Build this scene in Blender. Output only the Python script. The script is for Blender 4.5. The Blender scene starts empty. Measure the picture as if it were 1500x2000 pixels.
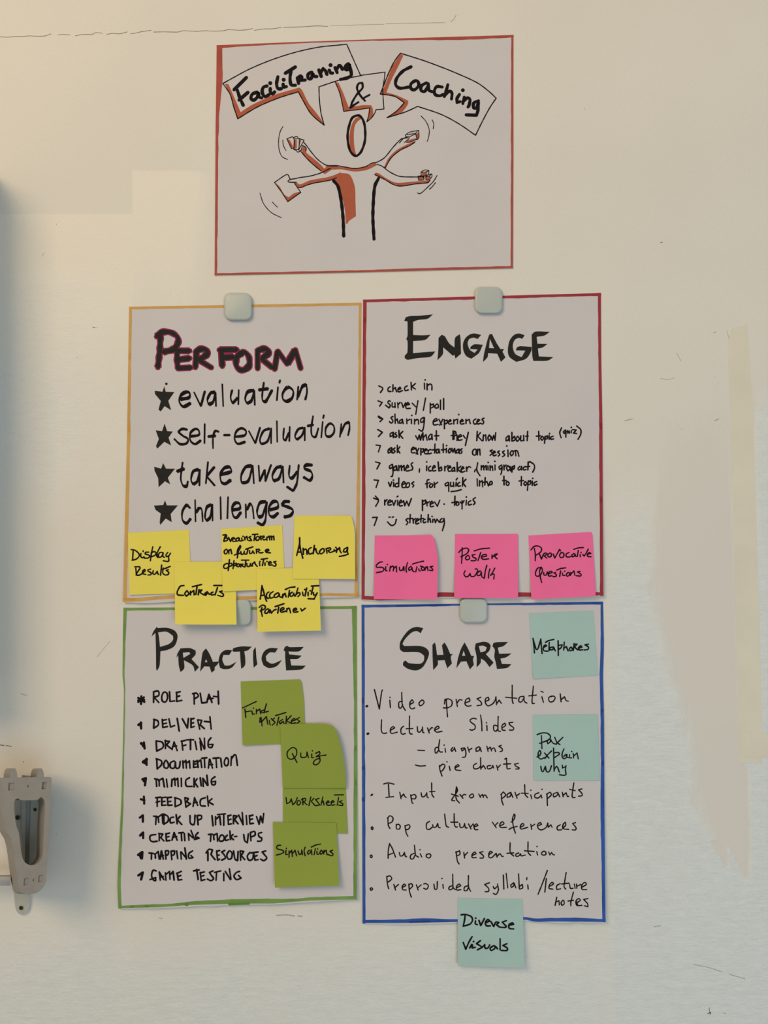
import bpy, math, random
from mathutils import Vector, noise
from mathutils.geometry import tessellate_polygon

# ---------------------------------------------------------------- camera, light, exposure
S = 0.00062            # metres per photograph pixel on the wall plane
D = 0.95               # camera distance from the wall
Z0 = 1.45              # height of the picture centre above the floor
C = bpy.context.scene.collection
sc = bpy.context.scene

cam_d = bpy.data.cameras.new('camera')
cam_d.sensor_fit = 'VERTICAL'
cam_d.sensor_height = 36.0
cam_d.lens = 36.0 * D / (2000 * S)
cam_d.clip_start = 0.01
cam = bpy.data.objects.new('camera', cam_d)
C.objects.link(cam)
cam.location = (0, -D, Z0)
cam.rotation_euler = (math.pi / 2, 0, 0)
sc.camera = cam

w = bpy.data.worlds.new('room_light')
sc.world = w
w.use_nodes = True
bg = w.node_tree.nodes['Background']
bg.inputs[0].default_value = (0.98, 0.97, 0.90, 1)
bg.inputs[1].default_value = 0.42


def area(name, loc, target, size, power, col, shape='SQUARE', sy=None):
    l = bpy.data.lights.new(name, 'AREA')
    l.energy = power
    l.color = col
    l.size = size
    if sy:
        l.shape = 'RECTANGLE'
        l.size_y = sy
    o = bpy.data.objects.new(name, l)
    C.objects.link(o)
    o.location = loc
    o.rotation_euler = (Vector(target) - Vector(loc)).to_track_quat('-Z', 'Y').to_euler()
    return o


area('warm_ceiling_lamp', (-1.65, -2.3, Z0 + 1.75), (0.1, 0, Z0 + 0.25), 1.5, 59, (1.0, 0.72, 0.43))
area('daylight_window', (1.0, -2.2, Z0 - 0.8), (0.1, 0, Z0 - 0.3), 1.4, 16.5, (0.60, 0.81, 1.0))

sc.view_settings.view_transform = 'Standard'
sc.view_settings.look = 'None'
sc.view_settings.gamma = 1
sc.view_settings.use_curve_mapping = False
sc.view_settings.exposure = -0.10


# ---------------------------------------------------------------- helpers
def lin(c):
    return tuple((v / 255 / 12.92) if v / 255 <= 0.04045 else ((v / 255 + 0.055) / 1.055) ** 2.4 for v in c)


LIT = (0.80, 0.74, 0.655)      # light reaching the wall, used to turn seen colours into paint colours


def paint(r, g, b):
    c = lin((r, g, b))
    return tuple(min(0.9, c[i] / LIT[i]) for i in range(3)) + (1,)


def mat(name, rgb, rough=0.6, spec=0.3, var=0.0, vscale=60, bump=0.0, bscale=900, metal=0.0, dark=None, coat=0):
    m = bpy.data.materials.new(name)
    m.use_nodes = True
    nt = m.node_tree
    b = nt.nodes['Principled BSDF']
    b.inputs['Base Color'].default_value = rgb
    b.inputs['Roughness'].default_value = rough
    b.inputs['Specular IOR Level'].default_value = spec
    b.inputs['Metallic'].default_value = metal
    if coat:
        b.inputs['Coat Weight'].default_value = coat
    tc = nt.nodes.new('ShaderNodeTexCoord')
    if var:
        n = nt.nodes.new('ShaderNodeTexNoise')
        n.inputs['Scale'].default_value = vscale
        n.inputs['Detail'].default_value = 4
        nt.links.new(tc.outputs['Object'], n.inputs['Vector'])
        mx = nt.nodes.new('ShaderNodeMix')
        mx.data_type = 'RGBA'
        d = dark or tuple(v * (1 - var) for v in rgb[:3]) + (1,)
        mx.inputs[6].default_value = rgb
        mx.inputs[7].default_value = d
        r = nt.nodes.new('ShaderNodeMapRange')
        r.inputs[1].default_value = 0.35
        r.inputs[2].default_value = 0.7
        nt.links.new(n.outputs['Fac'], r.inputs[0])
        nt.links.new(r.outputs[0], mx.inputs[0])
        nt.links.new(mx.outputs[2], b.inputs['Base Color'])
    if bump:
        n2 = nt.nodes.new('ShaderNodeTexNoise')
        n2.inputs['Scale'].default_value = bscale
        n2.inputs['Detail'].default_value = 3
        nt.links.new(tc.outputs['Object'], n2.inputs['Vector'])
        bp = nt.nodes.new('ShaderNodeBump')
        bp.inputs['Strength'].default_value = bump
        bp.inputs['Distance'].default_value = 0.0005
        nt.links.new(n2.outputs['Fac'], bp.inputs['Height'])
        nt.links.new(bp.outputs[0], b.inputs['Normal'])
    return m


M = {}
M['ink'] = mat('black_marker', (0.010, 0.007, 0.009, 1), 0.8, 0.12, 0.3, 300)
M['title_ink'] = mat('faded_black_marker', (0.024, 0.023, 0.021, 1), 0.8, 0.15, 0.25, 200)
M['orange'] = mat('orange_marker', paint(160, 82, 56), 0.7, 0.15, 0.10, 90)
M['rust'] = mat('rust_red_marker', paint(158, 72, 58), 0.7, 0.15, 0.16, 60)
M['magenta'] = mat('magenta_marker', paint(135, 38, 72), 0.7, 0.15, 0.2, 150)
M['gold'] = mat('gold_marker', paint(190, 145, 78), 0.7, 0.15, 0.14, 40)
M['red'] = mat('red_marker', paint(144, 48, 54), 0.7, 0.15, 0.12, 50)
M['leaf'] = mat('green_marker', paint(110, 140, 70), 0.7, 0.15, 0.25, 30)
M['blue'] = mat('blue_marker', paint(46, 80, 146), 0.7, 0.15, 0.28, 30)
M['blue_dark'] = mat('blue_marker_overlap', paint(34, 58, 118), 0.7, 0.15, 0.1, 50)
M['green_dark'] = mat('green_marker_overlap', paint(90, 122, 48), 0.7, 0.15, 0.1, 50)
M['red_dark'] = mat('red_marker_overlap', paint(130, 34, 42), 0.7, 0.15, 0.1, 50)
M['gold_dark'] = mat('gold_marker_overlap', paint(188, 134, 56), 0.7, 0.15, 0.1, 50)
M['paper'] = mat('flipchart_paper', paint(187, 178, 170), 0.85, 0.15, 0.03, 14, 0.12, 1400)
M['yellow'] = mat('yellow_note_paper', paint(211, 193, 80), 0.8, 0.2, 0.04, 20, 0.12, 1600)
M['pink'] = mat('pink_note_paper', paint(224, 98, 138), 0.8, 0.2, 0.05, 20, 0.12, 1600)
M['green'] = mat('green_note_paper', paint(131, 142, 56), 0.8, 0.2, 0.05, 20, 0.12, 1600)
M['teal'] = mat('mint_note_paper', paint(154, 176, 163), 0.8, 0.2, 0.05, 20, 0.12, 1600)
M['magnet'] = mat('pale_grey_plastic', paint(162, 165, 152), 0.35, 0.5, 0.02, 30)
M['crack'] = mat('dark_crack_dust', (0.20, 0.165, 0.125, 1), 0.95, 0.05, 0.5, 700)
M['scuff'] = mat('grey_scuff', paint(165, 160, 146), 0.95, 0.05, 0.3, 500)
M['spot'] = mat('dark_fleck', paint(95, 88, 76), 0.95, 0.05)
M['tape'] = mat('old_yellow_tape', paint(203, 192, 167), 0.65, 0.25, 0.07, 18, 0.3, 300)
M['plastic'] = mat('worn_grey_plastic', paint(133, 126, 116), 0.6, 0.3, 0.10, 70, 0.15, 900)
M['steel'] = mat('blue_grey_painted_steel', paint(166, 162, 146), 0.4, 0.5, 0.12, 50)
M['rod'] = mat('pale_rail_plastic', paint(206, 190, 174), 0.4, 0.5, 0.08, 50)
M['dark'] = mat('dark_screw_steel', (0.03, 0.03, 0.028, 1), 0.4, 0.5, 0.3, 900)
M['white_frame'] = mat('grey_board_frame', (0.42, 0.42, 0.40, 1), 0.5, 0.4, 0.05, 30)


def P(px, py, h=0.0):
    """point standing h metres proud of the wall"""
    f = (D - h) / D
    return Vector(((px - 750) * S * f, -h, Z0 + (1000 - py) * S * f))


def link(name, verts, faces, m, parent=None, smooth=False):
    c = Vector((0, 0, 0))
    if verts:
        n = len(verts)
        c = Vector((sum(v[0] for v in verts) / n, sum(v[1] for v in verts) / n, sum(v[2] for v in verts) / n))
    me = bpy.data.meshes.new(name)
    me.from_pydata([tuple(Vector(v) - c) for v in verts], [], faces)
    me.materials.append(m)
    if smooth:
        me.polygons.foreach_set('use_smooth', [True] * len(me.polygons))
    o = bpy.data.objects.new(name, me)
    C.objects.link(o)
    if parent is not None:
        o.parent = parent
        o.location = c - parent.location
    else:
        o.location = c
    return o


def tag(o, label=None, cat=None, group=None, kind=None):
    if label: o['label'] = label
    if cat: o['category'] = cat
    if group: o['group'] = group
    if kind: o['kind'] = kind
    return o


class MB:
    def __init__(s):
        s.v = []; s.f = []

    def add(s, vs, fs):
        n = len(s.v)
        s.v += vs
        s.f += [tuple(i + n for i in f) for f in fs]

    def build(s, name, m, parent=None, smooth=False):
        return link(name, s.v, s.f, m, parent, smooth)


def catmull(pts, step=1.3, corner=100):
    """smooth a hand-drawn stroke; sharp turns stay sharp"""
    q = [pts[0]]
    for p in pts[1:]:
        if math.hypot(p[0] - q[-1][0], p[1] - q[-1][1]) > 0.05:
            q.append(p)
    if len(q) == 1:
        return q
    runs = [[q[0]]]
    for i in range(1, len(q)):
        runs[-1].append(q[i])
        if i < len(q) - 1:
            a = math.atan2(q[i][1] - q[i - 1][1], q[i][0] - q[i - 1][0])
            b = math.atan2(q[i + 1][1] - q[i][1], q[i + 1][0] - q[i][0])
            t = abs((b - a + math.pi) % (2 * math.pi) - math.pi)
            if math.degrees(t) > corner:
                runs.append([q[i]])
    out = []
    for r in runs:
        n = len(r)
        closed = n > 3 and r[0] == r[-1]
        for i in range(n - 1):
            p1, p2 = r[i], r[i + 1]
            p0 = r[i - 1] if i > 0 else (r[-2] if closed else (2 * p1[0] - p2[0], 2 * p1[1] - p2[1]))
            p3 = r[i + 2] if i + 2 < n else (r[1] if closed else (2 * p2[0] - p1[0], 2 * p2[1] - p1[1]))
            L = math.hypot(p2[0] - p1[0], p2[1] - p1[1])
            k = max(1, int(L / step))
            if n == 2:
                k = max(1, int(L / 12))
            m1 = ((p2[0] - p0[0]) * 0.5, (p2[1] - p0[1]) * 0.5)
            m2 = ((p3[0] - p1[0]) * 0.5, (p3[1] - p1[1]) * 0.5)
            for m_ in (m1, m2):
                pass
            def cl(m_):
                l = math.hypot(*m_)
                return (m_[0] * L / l, m_[1] * L / l) if l > L else m_
            m1, m2 = cl(m1), cl(m2)
            for j in range(k):
                t = j / k
                a = 2 * t ** 3 - 3 * t * t + 1
                b = t ** 3 - 2 * t * t + t
                c = -2 * t ** 3 + 3 * t * t
                d = t ** 3 - t * t
                out.append((a * p1[0] + b * m1[0] + c * p2[0] + d * m2[0], a * p1[1] + b * m1[1] + c * p2[1] + d * m2[1]))
        out.append(r[-1])
    return out


def parse(txt, x0, y0, k):
    res = []
    for st in txt.replace('\n', ';').split(';'):
        v = [float(t) for t in st.split()]
        if len(v) >= 2:
            res.append([(x0 + v[i] / k, y0 + v[i + 1] / k) for i in range(0, len(v) - 1, 2)])
    return res


def disc(mb, H, x, y, r, off, n=8):
    h = H(x, y) + off
    vs = [P(x + r * math.cos(2 * math.pi * i / n), y + r * math.sin(2 * math.pi * i / n), h) for i in range(n)]
    mb.add(vs, [tuple(range(n - 1, -1, -1))])


LAYER = [0]


def stroke(mb, H, pts, wd, off, nib=None, step=1.3, corner=100):
    LAYER[0] = (LAYER[0] + 1) % 9
    off += LAYER[0] * 7e-6      # later ink lies on earlier ink
    if len(pts) == 1:
        disc(mb, H, pts[0][0], pts[0][1], wd * 0.62, off, 10)
        return
    q = catmull(pts, step, corner)
    n = len(q)

    def width(dx, dy):
        if nib is None:
            return wd
        a, b, ang = nib
        ux, uy = math.cos(ang), math.sin(ang)
        nx, ny = -dy, dx
        return math.hypot(a * (nx * ux + ny * uy), b * (nx * uy - ny * ux))
    vs = []; fs = []
    ds = []
    for i in range(n):
        a = q[max(0, i - 1)]; b = q[min(n - 1, i + 1)]
        dx, dy = b[0] - a[0], b[1] - a[1]
        l = math.hypot(dx, dy) or 1
        ds.append((dx / l, dy / l))
    ph = (pts[0][0] * 7.13 + pts[0][1] * 3.7) % 50
    for i in range(n - 1):
        ax, ay = q[i]; bx, by = q[i + 1]
        dx, dy = bx - ax, by - ay
        l = math.hypot(dx, dy)
        if l < 1e-6:
            continue
        dx /= l; dy /= l
        quad = []
        for (x, y), dd, j in ((q[i], ds[i], i), (q[i + 1], ds[i + 1], i + 1)):
            if dd[0] * dx + dd[1] * dy < 0.75:
                dd = (dx, dy)
            r = width(*dd) * 0.5 * (1 + 0.09 * math.sin(ph + j * 0.45))
            h = H(x, y) + off
            quad += [P(x - dd[1] * r, y + dd[0] * r, h), P(x + dd[1] * r, y - dd[0] * r, h)]
        k = len(vs)
        vs += quad
        fs.append((k, k + 2, k + 3, k + 1))
    mb.add(vs, fs)
    for i in range(n):
        end = i in (0, n - 1)
        if not end:
            a = ds[i]
            p, m_, x = q[i - 1], q[i], q[i + 1]
            t = abs((math.atan2(x[1] - m_[1], x[0] - m_[0]) - math.atan2(m_[1] - p[1], m_[0] - p[0]) + math.pi) % (2 * math.pi) - math.pi)
            end = t > 0.3
        if end:
            r = 0.5 * (width(*ds[i]) if nib is None else min(nib[0], nib[1]))
            disc(mb, H, q[i][0], q[i][1], r, off - 3.5e-6, 8)


def fill(mb, H, loops, off, smooth=True):
    """filled ink area, first loop outer, the others holes"""
    ls = []
    for lp in loops:
        l = lp[:]
        if smooth:
            l = catmull(l + [l[0]], 2.5, 48)[:-1]
        q = []
        for p in l:
            if not q or math.hypot(p[0] - q[-1][0], p[1] - q[-1][1]) > 0.15:
                q.append(p)
        ls.append(q)
    tri = tessellate_polygon([[Vector((x, -y, 0)) for x, y in l] for l in ls])
    LAYER[0] = (LAYER[0] + 1) % 9
    off += LAYER[0] * 2e-6
    flat = [p for l in ls for p in l]
    vs = [P(x, y, H(x, y) + off) for x, y in flat]
    fs = []
    for t in tri:
        a, b, c = [flat[i] for i in t]
        cr = (b[0] - a[0]) * (c[1] - a[1]) - (b[1] - a[1]) * (c[0] - a[0])
        fs.append(tuple(t) if cr < 0 else (t[0], t[2], t[1]))
    mb.add(vs, fs)


def arc(pl, t):
    L = [0]
    for i in range(1, len(pl)):
        L.append(L[-1] + math.hypot(pl[i][0] - pl[i - 1][0], pl[i][1] - pl[i - 1][1]))
    d = t * L[-1]
    for i in range(1, len(pl)):
        if d <= L[i] or i == len(pl) - 1:
            f = (d - L[i - 1]) / ((L[i] - L[i - 1]) or 1)
            return (pl[i - 1][0] + (pl[i][0] - pl[i - 1][0]) * f, pl[i - 1][1] + (pl[i][1] - pl[i - 1][1]) * f)


class Paper:
    """a sheet given by its four corners (tl, tr, br, bl) or edge polylines, and by how far it lifts"""

    def __init__(s, tl, tr, br, bl, lift, under=None, top=None, right=None, bottom=None, left=None):
        s.c = (tl, tr, br, bl)
        s.lift = lift
        s.under = under
        s.e = (top or [tl, tr], right or [tr, br], bottom or [bl, br], left or [tl, bl])

    def uv(s, x, y):
        tl, tr, br, bl = s.c
        u = v = 0.5
        for _ in range(4):
            yt = tl[1] + (tr[1] - tl[1]) * u; yb = bl[1] + (br[1] - bl[1]) * u
            v = (y - yt) / (yb - yt)
            xl = tl[0] + (bl[0] - tl[0]) * v; xr = tr[0] + (br[0] - tr[0]) * v
            u = (x - xl) / (xr - xl)
        return min(1.02, max(-0.02, u)), min(1.02, max(-0.02, v))

    def H(s, x, y):
        u, v = s.uv(x, y)
        return s.lift(max(0, u), max(0, v)) * 0.001 + (s.under(x, y) if s.under else 0)

    def sheet(s, name, m, nu, nv, parent=None):
        top, right, bottom, left = s.e
        tl, tr, br, bl = top[0], top[-1], bottom[-1], bottom[0]
        vs = []
        T = [arc(top, i / nu) for i in range(nu + 1)]
        B = [arc(bottom, i / nu) for i in range(nu + 1)]
        Lf = [arc(left, j / nv) for j in range(nv + 1)]
        R = [arc(right, j / nv) for j in range(nv + 1)]
        for j in range(nv + 1):
            v = j / nv
            for i in range(nu + 1):
                u = i / nu
                x, y = [(1 - v) * T[i][a] + v * B[i][a] + (1 - u) * Lf[j][a] + u * R[j][a]
                        - ((1 - u) * (1 - v) * tl[a] + u * (1 - v) * tr[a] + (1 - u) * v * bl[a] + u * v * br[a]) for a in (0, 1)]
                vs.append(P(x, y, s.H(x, y)))
        n = nu + 1
        fs = [(j * n + i, (j + 1) * n + i, (j + 1) * n + i + 1, j * n + i + 1) for j in range(nv) for i in range(nu)]
        # back side and rim, a real sheet thickness
        k = len(vs)
        vs += [v_ + Vector((0, 0.00014, 0)) for v_ in vs]
        fs += [tuple(reversed([a + k for a in f])) for f in fs]
        rim = [i for i in range(n)] + [j * n + nu for j in range(1, nv + 1)] + [nv * n + i for i in range(nu - 1, -1, -1)] + [j * n for j in range(nv - 1, 0, -1)]
        for a, b in zip(rim, rim[1:] + rim[:1]):
            q = len(vs)
            vs += [vs[a], vs[b], vs[b + k], vs[a + k]]
            fs.append((q, q + 1, q + 2, q + 3))
        o = link(name, vs, fs, m, parent)
        o.data.polygons.foreach_set('use_smooth', [i < 2 * nu * nv for i in range(len(fs))])
        return o


def band(mb, H, outer, ws, side, off=0.00007, wob=0.5, seed=0):
    """marker band along a sheet edge: outer polyline, widths at its points, side = +1 / -1"""
    n = 40
    vs = []; fs = []
    for i in range(n + 1):
        t = i / n
        x, y = arc(outer, t)
        a = arc(outer, max(0, t - 0.02)); b = arc(outer, min(1, t + 0.02))
        dx, dy = b[0] - a[0], b[1] - a[1]
        l = math.hypot(dx, dy)
        nx, ny = -dy / l * side, dx / l * side
        f = t * (len(ws) - 1); k = min(len(ws) - 2, int(f)); wd = ws[k] + (ws[k + 1] - ws[k]) * (f - k)
        wd += wob * noise.noise(Vector((x * 0.05, y * 0.05, seed))) * 2
        x2, y2 = x + nx * wd, y + ny * wd
        x1, y1 = x + nx * 0.3, y + ny * 0.3
        vs += [P(x1, y1, H(x1, y1) + off), P(x2, y2, H(x2, y2) + off)]
        if i:
            q = (2 * i - 2, 2 * i, 2 * i + 1, 2 * i - 1)
            fs.append(q if side < 0 else tuple(reversed(q)))
    mb.add(vs, fs)


def write(name, parent, H, m, wd, region, txt, nib=None, off=0.00012, mb=None):
    own = mb is None
    mb = mb or MB()
    for st in parse(txt, *region):
        stroke(mb, H, st, wd, off, nib)
    if own:
        return mb.build(name, m, parent)


def shape(name, parent, H, m, region, txts, off=0.00009, smooth=True, mb=None):
    own = mb is None
    mb = mb or MB()
    for t in txts:
        fill(mb, H, parse(t, *region), off, smooth)
    if own:
        return mb.build(name, m, parent)


def dabs(poster, H, m, segs):
    """short darker overlaps where two marker strokes meet"""
    for x0, y0, x1, y1, wd in segs:
        mb = MB()
        stroke(mb, H, [(x0, y0), (x1, y1)], wd, 0.00013)
        mb.build('marker_overlap', m, poster)


# ---------------------------------------------------------------- the wall
def clamp(a): return max(0.0, min(1.0, a))


def interp(tab, y):
    if y <= tab[0][0]: return tab[0][1]
    for (a, p), (b, q) in zip(tab, tab[1:]):
        if y <= b: return p + (q - p) * (y - a) / (b - a)
    return tab[-1][1]


def wall_masks(x, y):
    # matte pinkish filler band between the two brushed gloss areas on the right
    xl = interp([(700, 1330), (780, 1316), (900, 1288), (1200, 1284), (1300, 1312), (1420, 1345), (1560, 1358), (1640, 1395), (1740, 1462)], y)
    xr = interp([(700, 1420), (1490, 1445), (1500, 1462), (1745, 1464)], y)
    matte = clamp((x - xl) / 70 + 0.5) * clamp((xr - x) / 14 + 0.5) * clamp((y - 700) / 300) * clamp((1745 - y) / 12)
    if y > 1640:      # two brush fingers at the foot of the band
        tip2 = clamp((x - interp([(1640, 1418), (1725, 1458)], y)) / 8 + 0.5) * clamp((1728 - y) / 10)
        tip1 = clamp(((1702 - y) / 60 * 15 - abs(x - interp([(1640, 1400), (1702, 1424)], y))) / 6 + 0.5) * clamp((1706 - y) / 8)
        matte = max(tip1, tip2 * clamp((xr - x) / 14 + 0.5))
    # glossy brushed repaint; its colour also carries the cool light low on the wall
    g = clamp((x - 1165) / 40) * clamp((y - 840) / 330)
    g = max(g, clamp((x - 1470) / 12) * clamp((y - 720) / 120))
    g = max(g, clamp((y - 1640) / 260) * 0.75)
    g = max(g, 0.55 * clamp((300 - x) / 160) * clamp((y - 500) / 60) * clamp((1150 - y) / 300))
    gloss = g * (1 - matte)
    # lighter repaint patches on the left
    yy = 418 if x < 258 else 333
    cream = clamp((y - yy) / 10 + 0.5) * clamp((430 - x) / 60) * (1 - 0.75 * clamp((y - yy - 40) / 320))
    return matte, gloss, cream


def wall_material():
    m = bpy.data.materials.new('painted_plaster')
    m.use_nodes = True
    nt = m.node_tree
    L = nt.links
    b = nt.nodes['Principled BSDF']
    tc = nt.nodes.new('ShaderNodeTexCoord')
    at = nt.nodes.new('ShaderNodeAttribute')
    at.attribute_name = 'patches'
    sep = nt.nodes.new('ShaderNodeSeparateColor')
    L.new(at.outputs['Color'], sep.inputs[0])

    def nz(scale, detail=4, rough=0.5, sx=1, sz=1):
        mp = nt.nodes.new('ShaderNodeMapping')
        mp.inputs['Scale'].default_value = (sx, 1, sz)
        L.new(tc.outputs['Object'], mp.inputs[0])
        n = nt.nodes.new('ShaderNodeTexNoise')
        n.inputs['Scale'].default_value = scale
        n.inputs['Detail'].default_value = detail
        n.inputs['Roughness'].default_value = rough
        L.new(mp.outputs[0], n.inputs['Vector'])
        return n.outputs['Fac']

    def math_(op, a, c, clampit=False):
        n = nt.nodes.new('ShaderNodeMath')
        n.operation = op
        n.use_clamp = clampit
        for i, v in enumerate((a, c)):
            if isinstance(v, (int, float)): n.inputs[i].default_value = v
            else: L.new(v, n.inputs[i])
        return n.outputs[0]

    def rng(v, a, c, d=0, e=1):
        n = nt.nodes.new('ShaderNodeMapRange')
        n.inputs[1].default_value = a; n.inputs[2].default_value = c
        n.inputs[3].default_value = d; n.inputs[4].default_value = e
        L.new(v, n.inputs[0])
        return n.outputs[0]

    def mix(f, a, c):
        n = nt.nodes.new('ShaderNodeMix')
        n.data_type = 'RGBA'
        for i, v in ((0, f), (6, a), (7, c)):
            if hasattr(v, 'links'): L.new(v, n.inputs[i])
            else: n.inputs[i].default_value = v
        return n.outputs[2]
    ragged = math_('MULTIPLY', math_('SUBTRACT', nz(26, 10, 0.75, 1.3, 0.3), 0.5), 1.5)
    soft = math_('MULTIPLY', math_('SUBTRACT', nz(9, 6, 0.65), 0.5), 0.9)
    fa = rng(math_('ADD', sep.outputs[0], ragged), 0.34, 0.7)
    gl = rng(math_('ADD', sep.outputs[1], soft), 0.2, 0.9)
    cr = rng(math_('ADD', sep.outputs[2], math_('MULTIPLY', ragged, 0.35)), 0.3, 0.7)
    base = mix(rng(nz(3.0, 5), 0.3, 0.7), paint(207, 198, 180), paint(200, 191, 174))
    base = mix(gl, base, mix(rng(nz(95, 8, 0.75, 0.45, 1.2), 0.3, 0.75), paint(211, 209, 197), paint(197, 196, 185)))  # gloss paint tinted cooler, holding the cool light near the bottom
    base = mix(math_('MULTIPLY', cr, 0.55), base, paint(217, 206, 184))
    base = mix(math_('MULTIPLY', fa, 0.8), base, paint(199, 189, 173))
    # fine speckle
    base = mix(rng(nz(700, 2), 0.25, 0.75), base, mix(0.10, base, (0.35, 0.33, 0.28, 1)))
    L.new(base, b.inputs['Base Color'])
    rough = math_('SUBTRACT', 0.72, math_('MULTIPLY', gl, 0.30))
    L.new(math_('ADD', rough, math_('MULTIPLY', fa, 0.10)), b.inputs['Roughness'])
    b.inputs['Specular IOR Level'].default_value = 0.35
    # roller texture, brushed in the gloss areas, smoothed by the filler
    orange_peel = nz(210, 4, 0.6)
    brushed = nz(110, 8, 0.75, 0.35, 1.4)
    hgt = math_('ADD', math_('MULTIPLY', orange_peel, 0.45), math_('MULTIPLY', math_('MULTIPLY', brushed, gl), 2.4))
    hgt = math_('MULTIPLY', hgt, math_('SUBTRACT', 1.0, math_('MULTIPLY', fa, 0.75)))
    bp = nt.nodes.new('ShaderNodeBump')
    bp.inputs['Strength'].default_value = 0.7
    bp.inputs['Distance'].default_value = 0.0009
    L.new(hgt, bp.inputs['Height'])
    L.new(bp.outputs[0], b.inputs['Normal'])
    return m


xs = [-2500, -1500, -800, -300, -100] + [i * 7.5 for i in range(0, 201)] + [1600, 1800, 2300, 3000, 4000]
ys = [-1000, -500, -200, -60] + [j * 8 for j in range(0, 251)] + [2060, 2200, 2600, 3100, 1000 + Z0 / S]
vs = []; cols = []
for y in ys:
    for x in xs:
        p = P(x, y)
        vs.append(p)
        cols += list(wall_masks(x, y)) + [1.0]
n = len(xs)
fs = [(j * n + i, (j + 1) * n + i, (j + 1) * n + i + 1, j * n + i + 1) for j in range(len(ys) - 1) for i in range(n - 1)]
# the wall's thickness behind the painted face
k = len(vs)
for x, y in ((xs[0], ys[0]), (xs[-1], ys[0]), (xs[-1], ys[-1]), (xs[0], ys[-1])):
    vs.append(P(x, y) + Vector((0, 0.12, 0))); cols += [0, 0, 0, 1]
e0, e1, e2, e3 = 0, n - 1, (len(ys) - 1) * n + n - 1, (len(ys) - 1) * n
fs += [(k, k + 1, k + 2, k + 3), (e0, e1, k + 1, k), (e1, e2, k + 2, k + 1), (e2, e3, k + 3, k + 2), (e3, e0, k, k + 3)]
wall = link('wall_back', vs, fs, wall_material())
ca = wall.data.color_attributes.new('patches', 'FLOAT_COLOR', 'POINT')
ca.data.foreach_set('color', cols)
tag(wall, 'cream painted plaster wall with patched and brushed areas', kind='structure')
fl = MB()
fl.add([Vector(p) for p in ((-2.1, 0.1, 0), (2.1, 0.1, 0), (2.1, -3.2, 0), (-2.1, -3.2, 0), (-2.1, 0.1, -0.08), (2.1, 0.1, -0.08), (2.1, -3.2, -0.08), (-2.1, -3.2, -0.08))],
       [(3, 2, 1, 0), (4, 5, 6, 7), (0, 1, 5, 4), (1, 2, 6, 5), (2, 3, 7, 6), (3, 0, 4, 7)])
tag(fl.build('floor', mat('grey_floor', (0.30, 0.28, 0.25, 1), 0.6, 0.3, 0.1, 4)), kind='structure')

flat = lambda x, y: 0.0
Rk = (0, 0, 3.0)
cr = MB()
for i, st in enumerate(parse('''0 215 40 218 90 214 130 214 170 210 215 212 260 211 300 198;340 205 365 202 410 205;440 210 480 203 520 202 545 200 560 191 600 195
625 202 660 195 700 198 745 187;765 197 800 193 830 185 885 178;900 188 960 186 1040 188 1070 180 1150 183 1200 180 1250 182 1310 180 1340 173 1390 177 1440 175 1480 167
1490 178 1540 170 1600 168 1650 160;1660 160 1750 158 1850 152 1920 154;1935 150 2050 148 2150 144 2250 142;2260 140 2370 136 2500 135 2610 132;2640 128 2660 112 2672 88''', *Rk)):
    stroke(cr, flat, st, 1.0 if i < 8 else 0.6, 0.00004, None, 3)
cr.build('crack', M['crack'], wall)
sf = MB()
for wd, t in ((1.5, '1355 1884 1385 1890 1410 1898;1425 1903 1455 1912'), (0.9, '190 1283 200 1270 215 1252;82 500 86 494'),
              (1.0, '1290 739 1305 741 1317 738;1330 705 1322 690'), (2.6, '540 1788 560 1787 575 1789;582 1789 590 1790'), (1.4, '310 1793 317 1794'),
              (1.6, '40 1355 52 1358;1394 650 1398 648;1395 822 1404 818;1220 822 1235 818;1278 1810 1290 1808'), (0.8, '1420 647 1424 662;1428 647 1430 656')):
    for st in parse(t, 0, 0, 1):
        stroke(sf, flat, st, wd, 0.00004, None, 3)
sf.build('scuff', M['scuff'], wall)
sp = MB()
for wd, t in ((1.6, '0 1455 8 1456;12 1456 22 1458'), (1.1, '181 639 186 640;1142 213;190 640;110 438;150 698;1290 474 1294 473;111 1629;1385 1968 1386 1978'),
              (1.8, '1382 1980 1388 1977 1387 1981;46 1488'), (0.8, '1367 1967;1412 1978 1418 1980;1395 736;1331 838;1448 735;1240 1651')):
    for st in parse(t, 0, 0, 1):
        stroke(sp, flat, st, wd, 0.00004, None, 3)
sp.build('fleck', M['spot'], wall)

# two strips of old tape on the right
TP = Paper((1431, 640), (1460, 634), (1489, 1490), (1444, 1490), lambda u, v: 0.16,
           left=[(1431, 640), (1421, 668), (1425, 760), (1429, 850), (1433, 1020), (1437, 1200), (1442, 1350), (1444, 1490)],
           right=[(1460, 634), (1462, 680), (1469, 780), (1475, 960), (1483, 1200), (1488, 1436), (1489, 1490)])
tag(TP.sheet('tape_strip', M['tape'], 6, 60), 'long vertical strip of yellowed tape down the right of the wall', 'tape', 'old tape strips on the wall')
TP2 = Paper((1446, 1434), (1620, 1432), (1620, 1478), (1446, 1480), lambda u, v: 0.34)
tag(TP2.sheet('tape_strip', M['tape'], 12, 4), 'short horizontal strip of yellowed tape crossing the foot of the vertical one', 'tape', 'old tape strips on the wall')

# ---------------------------------------------------------------- the sheets
A1 = (410, 60, 4.839); A2 = (700, 60, 4.839); A5 = (690, 120, 11.538)
A3 = (490, 210, 4.054); AL = (540, 230, 11.11); AR = (780, 240, 12.5)


def edges(poster, H, m, specs, name='border'):
    mb = MB()
    for i, (outer, ws, side) in enumerate(specs):
        band(mb, H, outer, ws, side, 0.00007 + i * 0.000012, 0.5, i * 3.1)
    return mb.build(name, m, poster)


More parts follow.
